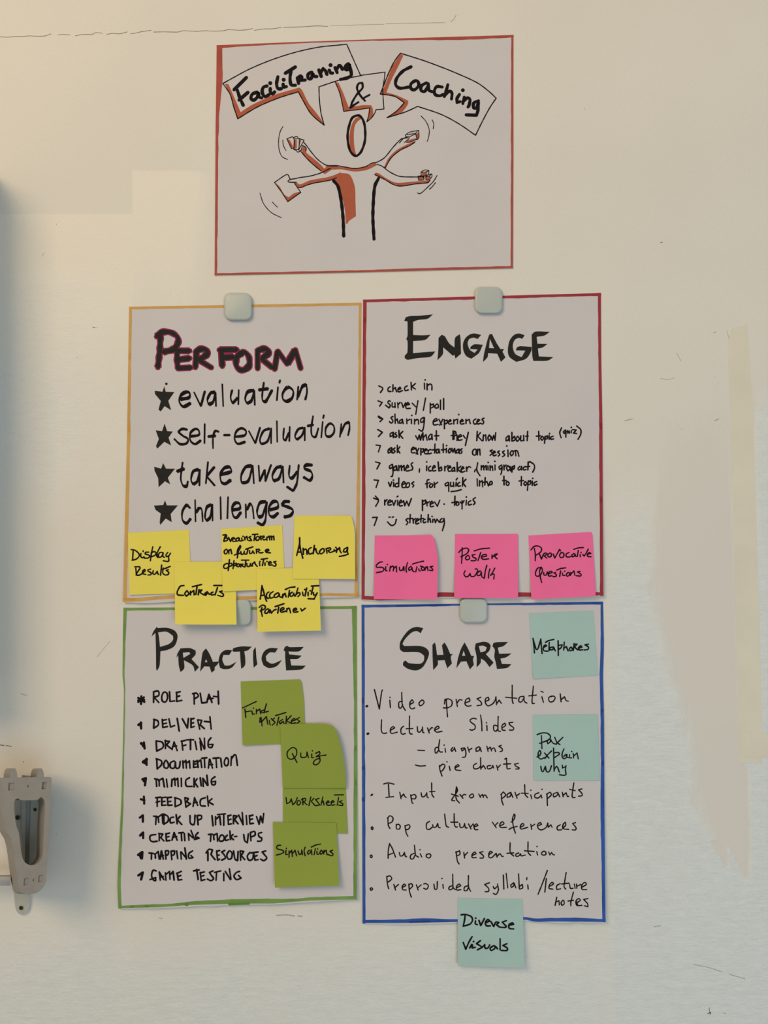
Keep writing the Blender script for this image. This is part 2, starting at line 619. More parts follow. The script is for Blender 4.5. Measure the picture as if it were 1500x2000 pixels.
def jag(pts, amp, n, seed):
    """ragged torn edge along a polyline"""
    random.seed(seed)
    out = [pts[0]]
    for i in range(1, n):
        x, y = arc(pts, i / n)
        out.append((x, y + amp * noise.noise(Vector((x * 0.045, seed, 0))) + random.uniform(-0.4, 0.4) * amp * 0.3))
    return out + [pts[-1]]


# --- top poster
P1 = Paper((423, 88), (1003, 68), (1002, 524), (419, 538), lambda u, v: 0.45 + 0.5 * v ** 3,
           left=[(423, 88), (422, 235), (418.5, 240), (420, 246), (419, 538)])
p1 = P1.sheet('poster', M['paper'], 24, 24)
tag(p1, 'landscape poster at the top with a red border and a drawing of a four-armed figure', 'poster', 'hand-drawn posters on the wall')
edges(p1, P1.H, M['rust'], [([(423, 88), (570, 82), (800, 74), (1003, 68)], [6, 4, 3, 3, 5, 7, 5], 1), ([(1003, 68), (1003, 300), (1002, 524)], [4.5, 5, 5, 4.5], 1),
                            ([(419, 538), (700, 532), (1002, 524)], [4.5, 4, 5, 4.5], -1), ([(423, 88), (421, 240), (419, 538)], [11, 12.5, 7, 5.5, 5.5, 5.5, 5, 5], -1)])
H = P1.H
sb = shape('bubble_shading', p1, H, M['orange'], A1, ['140 500 175 505 230 630 290 770 400 700 600 610 845 537 870 560 930 680 1000 770 1060 850 1078 890 1040 870 950 780 880 670 835 580 650 635 450 725 265 828 235 740 195 610'], 0.00007)
write('speech_bubble', p1, H, M['ink'], 2.1, A1, '122 498 400 350 700 235 1000 160 1293 128;1293 128 1360 280 1425 425;1435 422 1230 465 1030 530;1030 530 1035 650 1050 780 1080 893;1080 893 960 790 880 660 835 577;835 577 650 635 450 720 263 832;263 832 225 720 190 600 122 498')
write('word_lettering', p1, H, M['ink'], 6.6, A1, '''228 558 345 442;258 560 285 640 315 705;275 655 360 582
445 580 400 600 388 640 415 655 445 630 458 590 465 625 488 635;540 522 505 535 494 580 518 622 558 605;570 545 572 582 590 598 612 578;570 495
642 435 630 500 642 545 675 548;692 505 697 532 722 528;697 463;712 402 808 342;765 380 757 450 768 510 808 515;826 445 838 498;826 448 855 428 868 445 848 470 900 466
962 392 928 412 928 448 952 455 975 410 985 430 1010 433;1030 370 1052 432;1045 400 1070 358 1092 378 1106 412;1127 372 1142 400 1160 400;1140 325
1182 348 1202 395;1196 370 1220 328 1240 342 1252 365;1310 312 1282 332 1278 362 1300 368 1320 325 1332 380 1335 420 1300 445 1235 460''')
Z = (0, 0, 1)
shape('bubble_shading', p1, H, M['orange'], Z, ['655.9 160.6 661 161.3 670.4 181.9 680.7 208.8 699.3 207 707.3 205.4 724.7 205.4 727.7 211 728.6 224 723.8 230 716.7 237.4 720.3 224 722.2 211 690 215.3 671.4 217.5 664.2 184'], 0.00007)
mb = MB()
write('', None, H, None, 1.9, A5, '185 310 450 275 715 240;715 240 695 420 665 620 675 850 692 1072;692 1072 512 1085;512 1085 480 1170 400 1280 305 1360;305 1360 345 1220 370 1050;370 1050 0 1100', mb=mb)
write('', None, H, None, 1.9, A1, '1185 485 1230 600 1265 762;1265 762 1400 745', mb=mb)
mb.build('speech_bubble', M['ink'], p1)
write('ampersand_lettering', p1, H, M['ink'], 4.2, A1, '1465 662 1420 610 1390 545 1405 500 1440 492 1442 540 1390 600 1345 675 1328 728 1360 703 1403 675;1442 642 1508 606')
shape('bubble_shading', p1, H, M['orange'], A2, ['400 218 425 235 370 350 310 470 265 583 360 610 470 660 470 690 430 750 385 785 275 820 360 760 435 680 340 625 215 598 270 470 320 340'], 0.00007)
write('speech_bubble', p1, H, M['ink'], 2.2, A2, '397 212 640 290 900 390 1120 490 1230 570 1302 637;1302 637 1240 730 1170 860 1107 988;1107 988 950 880 780 790 560 715;560 715 450 765 270 822;270 822 360 760 435 680;435 680 340 620 207 598;207 598 250 490 290 390 340 290 397 212')
write('word_lettering', p1, H, M['ink'], 6.2, A2, '''498 340 420 382 362 450 352 510 392 543 475 532;540 472 497 502 497 545 530 558 568 522 565 484 540 472
642 492 597 520 592 563 625 573 655 530 660 500;660 510 667 562 697 576;792 532 742 528 718 565 727 604 768 615 800 602;845 510 832 560 812 622;818 610 860 572 884 590 880 645
955 602 932 640 932 678 960 670;987 562;1000 628 987 688;988 670 1030 634 1054 650 1046 705 1036 720;1135 662 1092 682 1088 728 1115 728 1135 682 1130 750 1116 798;1118 798 1018 795''')
# the figure
FS = []
FS.append((A3, ['870 70 830 85 800 130 780 220 785 310 800 360 835 380 820 310 815 230 822 150 845 110 882 85',
                              '590 465 650 463 740 475 820 485 900 473 985 435 1000 455 930 490 860 505 800 505 720 490 640 490',
                              '650 560 680 525 740 520 780 530 805 570 825 640 828 740 832 860 775 900 765 920 750 920 745 820 720 700 690 610',
                              '195 595 230 630 265 690 300 710 340 680 385 668 392 672 293 740 240 665',
                              '1055 470 1090 400 1150 340 1220 300 1300 265 1295 285 1180 340 1110 405 1070 475 1060 478',
                              '985 515 1010 520 1080 565 1150 595 1250 590 1415 575 1405 595 1300 600 1190 618 1130 605 1060 570 985 540'], 0.00006))
FS.append((AL, ['575 600 620 640 640 700 650 760 800 880 960 1020 1040 1105 1090 1050 1150 1055 1333 1060 1333 1110 1200 1130 1050 1225 1000 1190 970 1150 850 1050 620 830 560 740',
                              '390 1410 430 1400 500 1445 560 1430 720 1360 900 1325 1100 1290 1250 1245 1400 1180 1400 1260 1280 1310 1150 1350 900 1395 700 1450 540 1505 460 1505',
                              '235 460 285 480 360 620 330 665', '390 480 440 470 440 660 385 680', '505 480 540 480 500 600 495 640', '500 700 550 680 545 720 470 730'], 0.00007))
FS.append((AR, ['400 270 465 240 475 340 430 400', '180 430 400 370 390 410 250 470 170 475', '545 1225 650 1215 650 1285 545 1285', '475 1330 570 1320 575 1390 480 1395', '645 1315 735 1300 735 1370 650 1375'], 0.00008))
for rg, ts, off in FS:
    for t in ts:
        shape('figure_shading', p1, H, M['orange'], rg, [t], off)
mb = MB()
write('', None, H, None, 4.8, A3, '850 62 800 85 770 180 767 260 787 345 830 383 872 350 903 260 902 150 882 88 850 62', mb=mb)
write('', None, H, None, 6.4, A3, '655 580 690 625 715 740 730 880 735 1018;1010 562 982 620 970 740 966 880 975 1042', mb=mb)
write('', None, H, None, 2.0, A3, '600 460 680 460 740 470 820 482 900 470 960 440 1000 432 1060 395 1130 310 1190 250 1240 240;1065 475 1110 400 1180 340 1260 300 1300 270;1000 450 1040 465 1100 510 1180 545 1320 550;980 530 1060 570 1130 610 1190 622 1300 605 1400 595 1418 575', mb=mb)
write('', None, H, None, 2.0, AL, '590 530 650 600 760 750 880 890 1000 985 1120 1040 1333 1045;540 740 620 840 780 1000 970 1155;430 1400 350 1400 265 1395 250 1370 300 1340 400 1320 520 1295 700 1270 860 1230 1000 1180 1170 1095;460 1510 540 1510 650 1465 800 1420 1000 1385 1200 1345 1300 1300;570 600 640 650 635 720', mb=mb)
mb.build('figure_outline', M['ink'], p1)
write('drawn_card', p1, H, M['ink'], 1.9, A3, '310 565 285 530 187 593;187 593 240 665 292 745;292 745 395 672;395 672 345 600')
write('drawn_card_fan', p1, H, M['ink'], 1.7, AL, '225 455 345 410;345 410 380 460 375 640 325 670;325 670 225 455;360 430 450 405 465 440;380 460 495 445;495 445 480 670 375 690 385 460;495 455 600 485;600 485 480 700;375 690 430 710 455 745 530 715 560 600')
write('drawn_box', p1, H, M['ink'], 1.6, AR, '145 300 240 230 470 180;470 180 480 340 430 410 400 400;145 300 155 330 220 345;190 290 400 250 440 200;240 340 400 270;400 270 430 400;170 475 250 470 400 410;0 490 100 380 200 340 240 350 225 390 120 480')
write('drawn_blocks', p1, H, M['ink'], 1.6, AR, '530 1200 620 1150 720 1160;720 1160 715 1240 660 1290;660 1290 540 1290 530 1200;530 1210 660 1195 720 1160;655 1200 655 1290;455 1300 540 1290;580 1320 590 1390 470 1400;470 1400 455 1300;470 1320 580 1310;640 1310 740 1290;740 1290 745 1380 650 1385;650 1385 640 1310;740 1290 790 1245;790 1245 795 1310 745 1370;720 1260 790 1245;600 1300 600 1380')
for wd, rg, t in ((1.6, AL, '140 190 80 300 45 500 60 700 120 840 240 905;135 480 150 600 205 710'), (1.6, A3, '72 678 100 760 160 830 240 872;170 748 190 770 210 788'),
                  (1.6, A2, '592 805 640 860 668 930 665 1000 650 1045;697 842 712 880 707 927'), (1.8, AR, '920 1285 830 1430 700 1560 560 1690 490 1730 440 1710;880 1460 810 1550 735 1620')):
    for one in t.split(';'):
        write('motion_line', p1, H, M['ink'], wd, rg, one)

# --- perform poster
P2 = Paper((252, 599), (706, 591), (698.5, 1166), (240, 1177), lambda u, v: 0.5 + 2.6 * v ** 4,
           right=[(706, 591), (704.5, 800), (702, 1020), (698.5, 1166)], left=[(252, 599), (248, 850), (240, 1177)],
           bottom=jag([(240, 1177), (290, 1178), (350, 1175), (470, 1173.5), (560, 1169), (698.5, 1166)], 2.2, 26, 3))
p2 = P2.sheet('poster', M['paper'], 30, 26)
tag(p2, 'poster headed PERFORM in a gold border with four star bullets', 'poster', 'hand-drawn posters on the wall')
edges(p2, P2.H, M['gold'], [([(252, 599), (470, 595), (706, 591)], [5, 6, 5], 1), ([(706, 591), (704.5, 800), (702, 1020), (698.5, 1166)], [5, 5, 5.5, 6.5, 6.5], 1),
                            ([(240, 1176), (272, 1175), (310, 1171), (350, 1169), (440, 1174), (500, 1171), (600, 1166.5), (640, 1164), (698.5, 1166)], [7, 7, 8, 8, 7, 7, 6, 7], -1),
                            ([(252, 599), (248, 850), (240, 1176)], [6, 6, 7, 7.5], -1)])
H = P2.H
dabs(p2, H, M['gold_dark'], [(253.8, 690, 253.5, 700, 3.6), (251.5, 830, 251.2, 842, 4), (699, 1160, 697, 1164, 5), (244, 1170, 262, 1171, 5), (592, 1166, 620, 1165, 5)])
R = (280, 620, 4.412)
PT = '''148 150 140 300 125 430;115 165 160 128 230 128 288 162 300 210 262 272 172 298
292 285 290 360 298 440;290 287 398 288;296 365 398 352;300 438 408 432;458 295 448 430;448 300 495 272 550 285 542 322 480 365;478 368 585 432
672 290 680 420;655 280 805 278;690 345 775 340;850 305 805 345 803 420 850 455 908 420 912 350 882 305 850 305
985 295 985 440;982 285 1050 270 1082 300 1022 355;1020 358 1110 432;1155 295 1132 445;1160 292 1238 400;1238 400 1310 280;1310 280 1355 438'''
write('title_outline', p2, H, M['magenta'], 14.2, R, PT, (15.0, 11.8, math.radians(50)), off=0.00003)
write('title_lettering', p2, H, M['title_ink'], 9.6, R, PT, (10.4, 7.0, math.radians(50)), off=0.00014)
Rb = (290, 800, 3.571)
stars = [(R, '98 632 165 640 180 592 192 640 268 642 215 718 240 800 183 765 150 810 130 795 150 720 100 660'),
         (Rb, '50 145 95 150 112 97 130 150 170 152 140 195 158 250 110 225 62 272 52 255 72 205'),
         (Rb, '40 398 88 412 102 372 122 412 185 412 135 475 152 522 115 500 70 542 68 480 42 425'),
         (Rb, '38 670 103 665 115 632 128 668 205 668 155 728 162 785 120 760 82 805 78 785 85 725 50 700')]
for rg, t in stars:
    shape('star_bullet', p2, H, M['title_ink'], rg, [t], smooth=False)
NB = (7.4, 2.9, math.radians(75))
write('text_line', p2, H, M['ink'], 4, R, '''198 572;318 705 390 692 400 655 370 642 325 670 310 725 345 768 408 738;437 645 495 765 530 635;620 645 580 652 552 710 562 752 600 728 620 660;622 648 626 765;680 575 688 765
765 625 752 690 768 742 815 690;822 625 818 750;955 628 900 642 877 700 892 742 930 718 955 640;956 630 960 755;1038 560 1025 660 1027 712 1055 722 1110 625;992 625 1078 614;1160 600 1150 715;1178 540 1172 565
1245 602 1203 650 1203 703 1240 722 1283 690 1290 632 1245 602;1335 595 1325 710;1330 690 1370 597 1405 577 1410 640 1395 710''', NB)
NB = (5.6, 3.1, math.radians(75))
write('text_line', p2, H, M['ink'], 4, Rb, '''270 140 235 135 207 155 240 183 275 205 265 235 220 240 180 205;290 187 350 177 350 145 325 135 292 165 292 215 325 240 365 215;392 100 390 235;490 155 465 150 450 190 450 270;415 188 468 183;525 178 568 178
600 190 670 180 680 150 650 130 615 150 600 200 622 238 675 225;700 150 745 235 778 125;845 132 802 150 777 210 790 238 830 220 855 142;856 130 855 235;895 80 898 225;945 130 940 200 955 217 980 160;985 120 982 220
1080 127 1045 137 1022 185 1035 210 1070 180 1090 127;1090 125 1090 215;1148 45 1135 130 1140 180 1165 190 1185 130;1108 115 1150 105;1215 85 1205 195;1223 38 1218 60
1265 97 1237 130 1237 178 1265 188 1293 160 1293 117 1265 97;1345 100 1335 190;1340 170 1370 102 1400 87 1402 130 1392 180''', NB)
NB = (7.2, 3.0, math.radians(75))
write('text_line', p2, H, M['ink'], 4, Rb, '''238 368 225 480 240 528 265 533 275 500;197 432 250 412;350 417 312 432 297 488 310 522 340 500 358 420;358 418 355 530;415 365 400 515;460 400 405 465;405 465 462 530
500 455 575 432 565 402 530 407 502 450 507 502 535 517 575 490;722 392 677 402 647 460 652 507 695 498 725 402;727 390 735 515;768 390 775 500;775 500 812 420;812 420 815 500;815 500 855 385
930 397 892 407 864 460 872 498 910 480 935 402;937 395 942 510;985 390 980 460 1000 478 1040 430;1048 385 1035 510 1010 568 965 537;1143 387 1100 387 1087 410 1130 430 1143 460 1125 493 1080 470''', NB)
write('text_line', p2, H, M['ink'], 4, Rb, '''290 687 265 668 237 710 237 768 265 792 295 760;325 630 328 780;330 720 355 682 372 700 378 780;440 662 407 682 394 748 405 777 430 750 445 667;446 662 447 775;502 610 505 765;555 610 550 760
585 700 635 690 635 657 605 652 582 690 592 742 615 753 645 715;678 660 680 755;685 700 710 652 725 680 735 760;820 642 777 652 757 710 767 752 795 738 825 652;826 645 815 770 795 803 758 787
845 700 900 682 900 647 870 642 842 680 842 732 870 748 905 720;985 642 950 642 930 665 985 685 1008 705 990 738 945 750''', NB)

# --- engage poster
P3 = Paper((709, 585), (1174, 572), (1179, 1164), (706, 1172), lambda u, v: 0.5 + 1.0 * v ** 3 + 3.4 * u * v ** 3,
           right=[(1174, 572), (1174.5, 700), (1177, 830), (1177.5, 980), (1179, 1164)],
           bottom=jag([(706, 1172), (740, 1174), (800, 1172), (860, 1167), (950, 1167), (1030, 1167), (1179, 1164)], 1.6, 26, 9))
p3 = P3.sheet('poster', M['paper'], 30, 26)
tag(p3, 'poster headed ENGAGE in a dark red border with nine lines of small writing', 'poster', 'hand-drawn posters on the wall')
edges(p3, P3.H, M['red'], [([(709, 585), (900, 579.5), (1174, 572)], [5.5, 6, 5.5], 1), ([(1174, 572), (1174.5, 700), (1177, 830), (1177.5, 980), (1179, 1164)], [6, 6, 7, 6.5, 7], 1),
                           ([(706, 1171), (740, 1173), (800, 1171), (860, 1166), (950, 1166), (1030, 1166), (1179, 1163)], [8, 6, 9, 8, 9, 8, 6], -1),
                           ([(709, 585), (707, 850), (706, 1171)], [7, 6.5, 7, 6], -1)])
H = P3.H
shape('title_lettering', p3, H, M['title_ink'], (780, 600, 4.839), [
    '45 130 60 95 100 83 200 80 318 67 265 110 180 120 130 138 130 262 220 265 295 260 245 308 130 320 130 435 230 425 340 418 295 468 180 480 75 497 50 480 52 455 75 430 77 320 65 300 77 270 77 135',
    '370 290 400 260 430 275 470 340 520 380 527 290 570 255 578 290 583 440 530 485 520 450 505 460 450 410 413 380 410 445 360 500 368 400',
    '773 262 740 300 700 288 660 300 645 340 665 400 710 432 740 400 670 395 672 375 710 350 790 355 780 375 750 435 680 487 630 460 603 400 605 330 640 275 700 248',
    '790 520 800 440 835 300 850 258 875 252 920 340 955 395 990 395 975 420 1003 475 960 517 925 440 838 435 835 470;855 300 848 385 895 388',
    '1185 265 1160 300 1130 290 1090 310 1072 370 1095 440 1155 472 1190 410 1100 408 1110 380 1140 368 1250 375 1248 410 1200 485 1105 517 1040 470 1025 410 1040 320 1080 265 1130 248',
    '1250 260 1285 230 1423 232 1370 268 1298 280 1305 345 1400 347 1355 380 1310 390 1318 465 1455 472 1400 505 1265 508 1255 450 1252 340'])
E1 = (720, 730, 6.522); E2 = (920, 800, 5.769); E3 = (720, 850, 6.522)
WE = 3.2
lines = [
    [(E1, '''130 155 180 185 150 240;275 165 248 185 250 222 285 225;310 140 308 225;310 200 340 175 355 230;375 200 410 190 400 170 375 190 380 230 430 215;490 155 460 175 465 215 505 205;540 110 545 205;595 125 550 165;550 165 595 195;710 120 712 195;720 78;745 125 745 205;750 150 785 130 805 150 805 205''')],
    [(E1, '''120 345 172 365 140 412;275 350 255 345 245 370 275 400 260 435 215 400;300 370 300 420 330 420;335 370 338 430;370 370 375 435;375 395 400 365;420 370 440 430;440 430 470 370;475 400 520 390 500 365 475 395 480 440 530 440;555 375 600 420;628 345 600 515;725 310 697 465
785 375 785 500;785 400 825 385 825 420 785 440;870 385 845 410 850 435 885 430 885 395 870 385;915 335 915 455;955 315 955 455''')],
    [(E1, '''125 540 180 575 145 610;122 550 150 572;310 545 285 560 310 600 290 628 265 610;335 515 338 630;340 600 365 575 375 630;425 580 395 600 395 630 425 620 430 580 440 635;485 575 487 635;490 600 525 580;545 580 545 635;550 530;585 580 585 640;590 600 620 580 635 600 635 640;705 555 665 580 665 620 695 610 712 560;712 560 700 680 680 730 640 710
825 610 875 595 860 570 825 600 830 650 885 645;895 580 930 650;945 580 905 655;965 585 965 700;970 600 1000 590 1000 625 970 640;1015 615 1050 600 1040 585 1015 610 1025 640 1060 635;1085 585 1085 640;1090 600 1120 580;1135 580 1130 635;1148 520;1165 615 1205 600 1190 580 1165 610 1175 640 1215 635;1240 580 1240 635;1245 600 1280 580 1295 635
1365 575 1335 600 1345 640 1375 635;1385 615 1415 590 1395 580 1380 610 1390 640 1425 630;1470 565 1445 580 1465 610 1455 640 1435 635''')],
    [(E1, '''115 710 175 745 125 800;310 745 275 765 275 800 305 785 315 745;315 745 315 815;350 750 335 765 360 790 345 810 330 800;385 720 390 815;435 735 395 775;395 775 435 822;598 790 625 840 645 780 660 845 680 770;690 750 695 845;700 810 730 775 745 845;790 770 765 800 770 840 800 820 805 770;805 770 810 840;862 725 862 845;840 790 895 790
1075 728 1072 838;1050 788 1090 786;1088 735 1088 835;1080 730 1108 738 1112 770;1100 790 1125 780 1126 850;1140 810 1185 795 1170 775 1140 800 1145 845 1190 840;1205 785 1230 820;1270 745 1232 915'''),
     (E2, '''70 245 65 350;105 260 75 300;75 300 125 352;140 285 135 350;140 300 165 285 170 350;205 285 190 320 200 350 225 320 205 285;225 300 240 345 255 290 270 345 278 260;420 295 395 320 395 352 420 340 430 295;430 295 432 355;460 255 460 355;462 330 490 300 495 340 465 355;525 300 505 330 520 358 545 330 525 300;560 295 560 350 590 345;592 290 595 350;638 245 632 350;615 300 645 298
762 245 765 345;735 300 780 295;800 300 785 325 800 345 820 320 800 300;835 300 828 380;835 310 860 295 860 325 835 335;880 290 880 335;885 270;925 300 900 310 900 335 930 330;1020 205 1000 260 1015 318;1065 230 1040 250 1050 270 1070 245 1068 310;1085 235 1090 265 1105 240 1110 265;1130 235 1130 260;1130 200;1145 225 1185 230;1185 230 1155 265;1155 265 1190 270;1190 185 1235 225 1235 280 1205 335''')],
    [(E1, '''95 908 150 915 125 995;285 940 250 970 250 1010 285 995 295 945 300 1010;265 960 280 990;335 945 315 960 335 990 315 1010;365 910 365 1005;398 930 370 970;370 970 398 1010;545 970 590 955 570 935 545 965 550 1005 590 1005;600 945 625 1025;640 950 605 1020;665 950 665 1035;670 960 700 955 695 990 665 1000;710 985 745 970 730 955 710 980 715 1015 750 1020;790 965 760 980 765 1020 800 1010
845 895 840 1010;805 970 880 965;880 960 860 985 865 1010 890 1000 895 960 905 1010;950 895 950 1005;925 970 975 965;990 950 990 1005;993 915;1035 950 1015 980 1025 1010 1050 985 1035 950;1060 950 1075 1000 1095 950 1105 1010;1140 960 1115 985 1120 1010 1145 1000 1150 960 1155 1015;1190 955 1165 970 1190 995 1175 1015;1350 960 1325 985 1330 1030 1365 1030 1370 970 1350 960;1390 960 1385 1035;1385 975 1415 960 1420 1035'''),
     (E2, '''240 455 215 465 240 490 215 515;245 495 275 480 260 465 245 490 255 520 285 510;320 465 300 480 325 505 305 525;375 465 355 480 380 510 355 530;415 455 418 530;403 410;455 465 440 495 455 520 475 500 470 465 455 465;500 465 505 520;480 468 520 465 540 525''')],
    [(E3, '''88 340 145 355 105 430;300 370 265 395 270 425 300 410 305 375;305 375 310 480 300 525 285 525;350 390 320 415 325 450 350 440 355 390 365 450;385 385 385 450;390 410 415 385 420 450;425 410 450 385 455 450;475 420 510 405 495 380 475 415 480 455 520 450;562 350 540 370 560 410 555 440 535 445;648 430 645 470;740 390 738 450;740 340;790 395 765 415 770 455 800 450
815 425 850 405 835 385 815 415 820 455 855 450;885 340 895 450;895 430 925 405 930 445 895 455;970 395 970 455;975 415 1010 385;1010 425 1050 410 1035 390 1010 420 1020 460 1050 455;1085 410 1060 435 1065 460 1090 450 1095 410 1100 460;1128 345 1128 465;1175 395 1130 430;1130 430 1175 470;1180 435 1215 420 1200 400 1180 430 1185 470 1225 460;1245 405 1250 460;1250 430 1275 400 1300 410'''),
     (E2, '''48 675 40 700;75 600 65 680 100 745;115 630 115 680;118 650 140 630 145 680;148 650 170 630 172 680;190 635 192 680;193 595;215 630 215 685;218 655 240 635 245 685;270 625 270 680;268 583;345 625 315 645 325 675 350 650;350 640 345 700 335 730;370 625 372 680;375 645 395 625;415 630 400 655 415 690 440 665 415 630;440 640 445 690 465 640;468 640 460 705;465 650 490 630 485 665 460 675
550 640 530 660 535 680 560 670 570 640 572 680;615 640 590 655 595 680 620 675;645 590 640 680;640 600 665 585;620 645 660 640;670 590 710 620 715 660 695 705''')],
    [(E3, '''70 570 125 575 95 665;252 600 275 655 295 595;320 600 318 655;315 572;385 545 382 655;380 610 345 620 340 655 375 655;425 635 470 610 450 590 425 620 430 665 465 665;500 605 475 635 485 665 515 655 520 615 500 605;575 595 550 615 575 640 560 660;770 565 745 575 745 670;725 620 780 605;795 620 775 645 785 665 810 655 815 625 795 620;835 600 840 665;840 630 880 600
1010 600 975 620 985 645 1015 630 1020 605 1020 715;1045 600 1045 650 1075 645;1080 600 1085 655;1115 600 1112 650;1130 548 1115 570;1160 600 1135 620 1140 650 1170 645;1200 540 1195 650;1240 560 1200 605;1200 605 1235 655;1050 718 1120 710 1180 693'''),
     (E2, '''68 780 72 860;95 800 95 860;98 820 125 800 132 870;160 765 155 850;130 820 180 815;180 810 195 860 215 815;215 810 205 850 235 840 235 810 215 810;370 750 372 850;355 800 395 798;405 810 395 840 415 855 430 830 405 810;568 755 565 855;540 805 590 800;610 810 595 835 610 855 630 830 610 810;645 800 635 910;645 815 670 800 670 835 640 850;690 805 690 855;695 775;740 810 710 825 715 855 745 840''')],
    [(E3, '''85 775 125 830 90 905;62 800 110 820;205 825 205 890;208 850 235 820;245 865 290 845 270 825 245 855 250 890 290 885;300 835 320 895 345 830;370 830 368 890;375 775 362 785;390 865 430 850 410 825 390 855 395 900 430 895;445 835 460 900;460 900 485 840;485 840 510 900;510 900 545 805;685 825 685 960;690 845 725 825 725 865 690 885;740 845 745 900;748 865 775 845;785 880 825 865 805 840 785 870 790 910 825 905;840 850 875 905;875 905 905 830;962 877
1100 775 1095 895;1060 860 1125 845;1140 850 1115 870 1125 895 1150 880 1140 850;1190 835 1190 940;1165 850 1190 870 1215 835;1245 830 1240 890;1245 788;1300 835 1270 855 1275 890 1310 880;1360 795 1330 820 1355 860 1335 885''')],
    [(E3, '''50 1048 110 1045 72 1150;240 1105 290 1150 335 1130 352 1072;258 1045 275 1042;300 1045 318 1040;500 1060 475 1080 500 1110 480 1140;530 1010 525 1115;510 1065 560 1060;565 1065 570 1120;570 1085 595 1060;600 1100 640 1080 620 1060 600 1090 605 1130 640 1120;670 1015 665 1110;640 1070 700 1060;720 1070 695 1085 700 1115 730 1105;760 1010 755 1110;757 1080 780 1060 790 1110;820 1070 815 1110;808 1035;840 1070 850 1115 870 1070 900 1110
935 1060 910 1085 920 1110 950 1095 960 1060 965 1120 940 1215''')]]


def text_lines(parent, H, m, wd, lines, gap=9, bw=1.0):
    """every written word is a part of its own, split where the gap between strokes is wide"""
    for ln in lines:
        st = [s for rg, t in ln for s in parse(t, *rg)]
        st.sort(key=lambda s: min(p[0] for p in s))
        groups = []
        right = None
        for s in st:
            lo = min(p[0] for p in s); hi = max(p[0] for p in s)
            if right is None or lo - right > gap:
                groups.append([]); right = hi
            groups[-1].append(s)
            right = max(right, hi)
        for i, g in enumerate(groups):
            xs_ = [p[0] for s in g for p in s]
            mb = MB()
            bul = i == 0 and max(xs_) - min(xs_) < 22
            for s in g:
                stroke(mb, H, s, wd * bw if bul else wd, 0.00012)
            mb.build('bullet_mark' if bul else 'word', m, parent)


text_lines(p3, H, M['ink'], 2.95, lines, 7)
dabs(p3, H, M['red_dark'], [(1173, 829, 1173.3, 836, 5), (1174.3, 972, 1174.5, 980, 4.6), (712.3, 622, 712.3, 627, 4.5), (820, 1167, 850, 1165, 4)])

# --- practice poster
P4 = Paper((241, 1187), (697, 1183.5), (697, 1757), (231, 1775), lambda u, v: 0.5 + 3.0 * v ** 4 + 1.6 * u * v ** 2,
           left=[(241, 1187), (240, 1230), (239, 1320), (243, 1345), (240, 1450), (237, 1560), (230, 1700), (229, 1730), (231, 1775)],
           bottom=jag([(231, 1775), (315, 1774), (367, 1771), (427, 1769), (487, 1767), (533, 1767), (607, 1762), (697, 1757)], 2.0, 28, 5))
p4 = P4.sheet('poster', M['paper'], 30, 26)
tag(p4, 'poster headed PRACTICE in a green border with a list in capitals', 'poster', 'hand-drawn posters on the wall')
edges(p4, P4.H, M['leaf'], [([(241, 1187), (470, 1185.5), (697, 1183.5)], [5.5, 5, 6, 5.5], 1), ([(697, 1183.5), (697.5, 1400), (698, 1560), (697, 1757)], [10, 8, 6, 6.5, 7.5, 7, 7], 1),
                            ([(231, 1774), (315, 1772), (367, 1768), (427, 1766), (487, 1765), (533, 1765), (607, 1759), (697, 1757)], [5, 6, 6, 8, 9, 10, 6, 7, 7], -1),
                            ([(241, 1187), (240, 1230), (239, 1320), (242, 1345), (240, 1450), (237, 1560), (230, 1700), (229, 1730), (231, 1775)], [7, 5, 3, 3, 4, 5, 6, 7], -1)])
H = P4.H
shape('title_lettering', p4, H, M['title_ink'], (280, 1200, 4.412), [
    '70 190 85 150 115 107 125 118 200 115 270 140 295 190 270 270 210 305 147 318 140 440 117 488 110 470 108 300 104 160;127 155 200 150 255 185 255 220 220 255 143 280 135 200',
    '287 375 290 345 320 292 400 290 450 310 450 345 415 385 480 455 443 495 425 440 350 395 352 465 320 497 305 440 300 350;340 330 395 325 405 340 345 375',
    '488 495 510 330 540 292 570 340 600 410 650 405 640 430 615 455 615 480 587 503 570 450 525 448;540 385 552 412 530 412',
    '765 310 740 350 690 350 680 390 700 440 740 440 803 408 760 460 700 473 660 460 648 400 665 340 700 310 740 305',
    '765 315 775 290 850 275 935 278 900 310 870 318 878 380 875 440 843 470 837 400 832 320 780 322',
    '945 380 948 310 968 282 975 380 983 430 950 460',
    '1160 292 1135 330 1090 328 1055 360 1060 400 1110 425 1195 392 1150 445 1085 463 1035 440 1018 380 1040 320 1090 290',
    '1208 310 1220 280 1240 270 1260 282 1383 280 1340 318 1250 320 1258 345 1365 355 1330 383 1265 385 1275 440 1400 442 1360 475 1230 483 1222 380 1222 320'])
F1 = (240, 1330, 5.0); F2 = (240, 1540, 5.0)
dabs(p4, H, M['green_dark'], [(694.6, 1458, 694.8, 1465, 4.4), (694.6, 1525, 694.6, 1532, 4.4), (448, 1766, 486, 1764.5, 5), (285, 1770, 288, 1770, 5), (363, 1766.5, 366, 1766.5, 6), (256, 1771, 259, 1771, 4)])
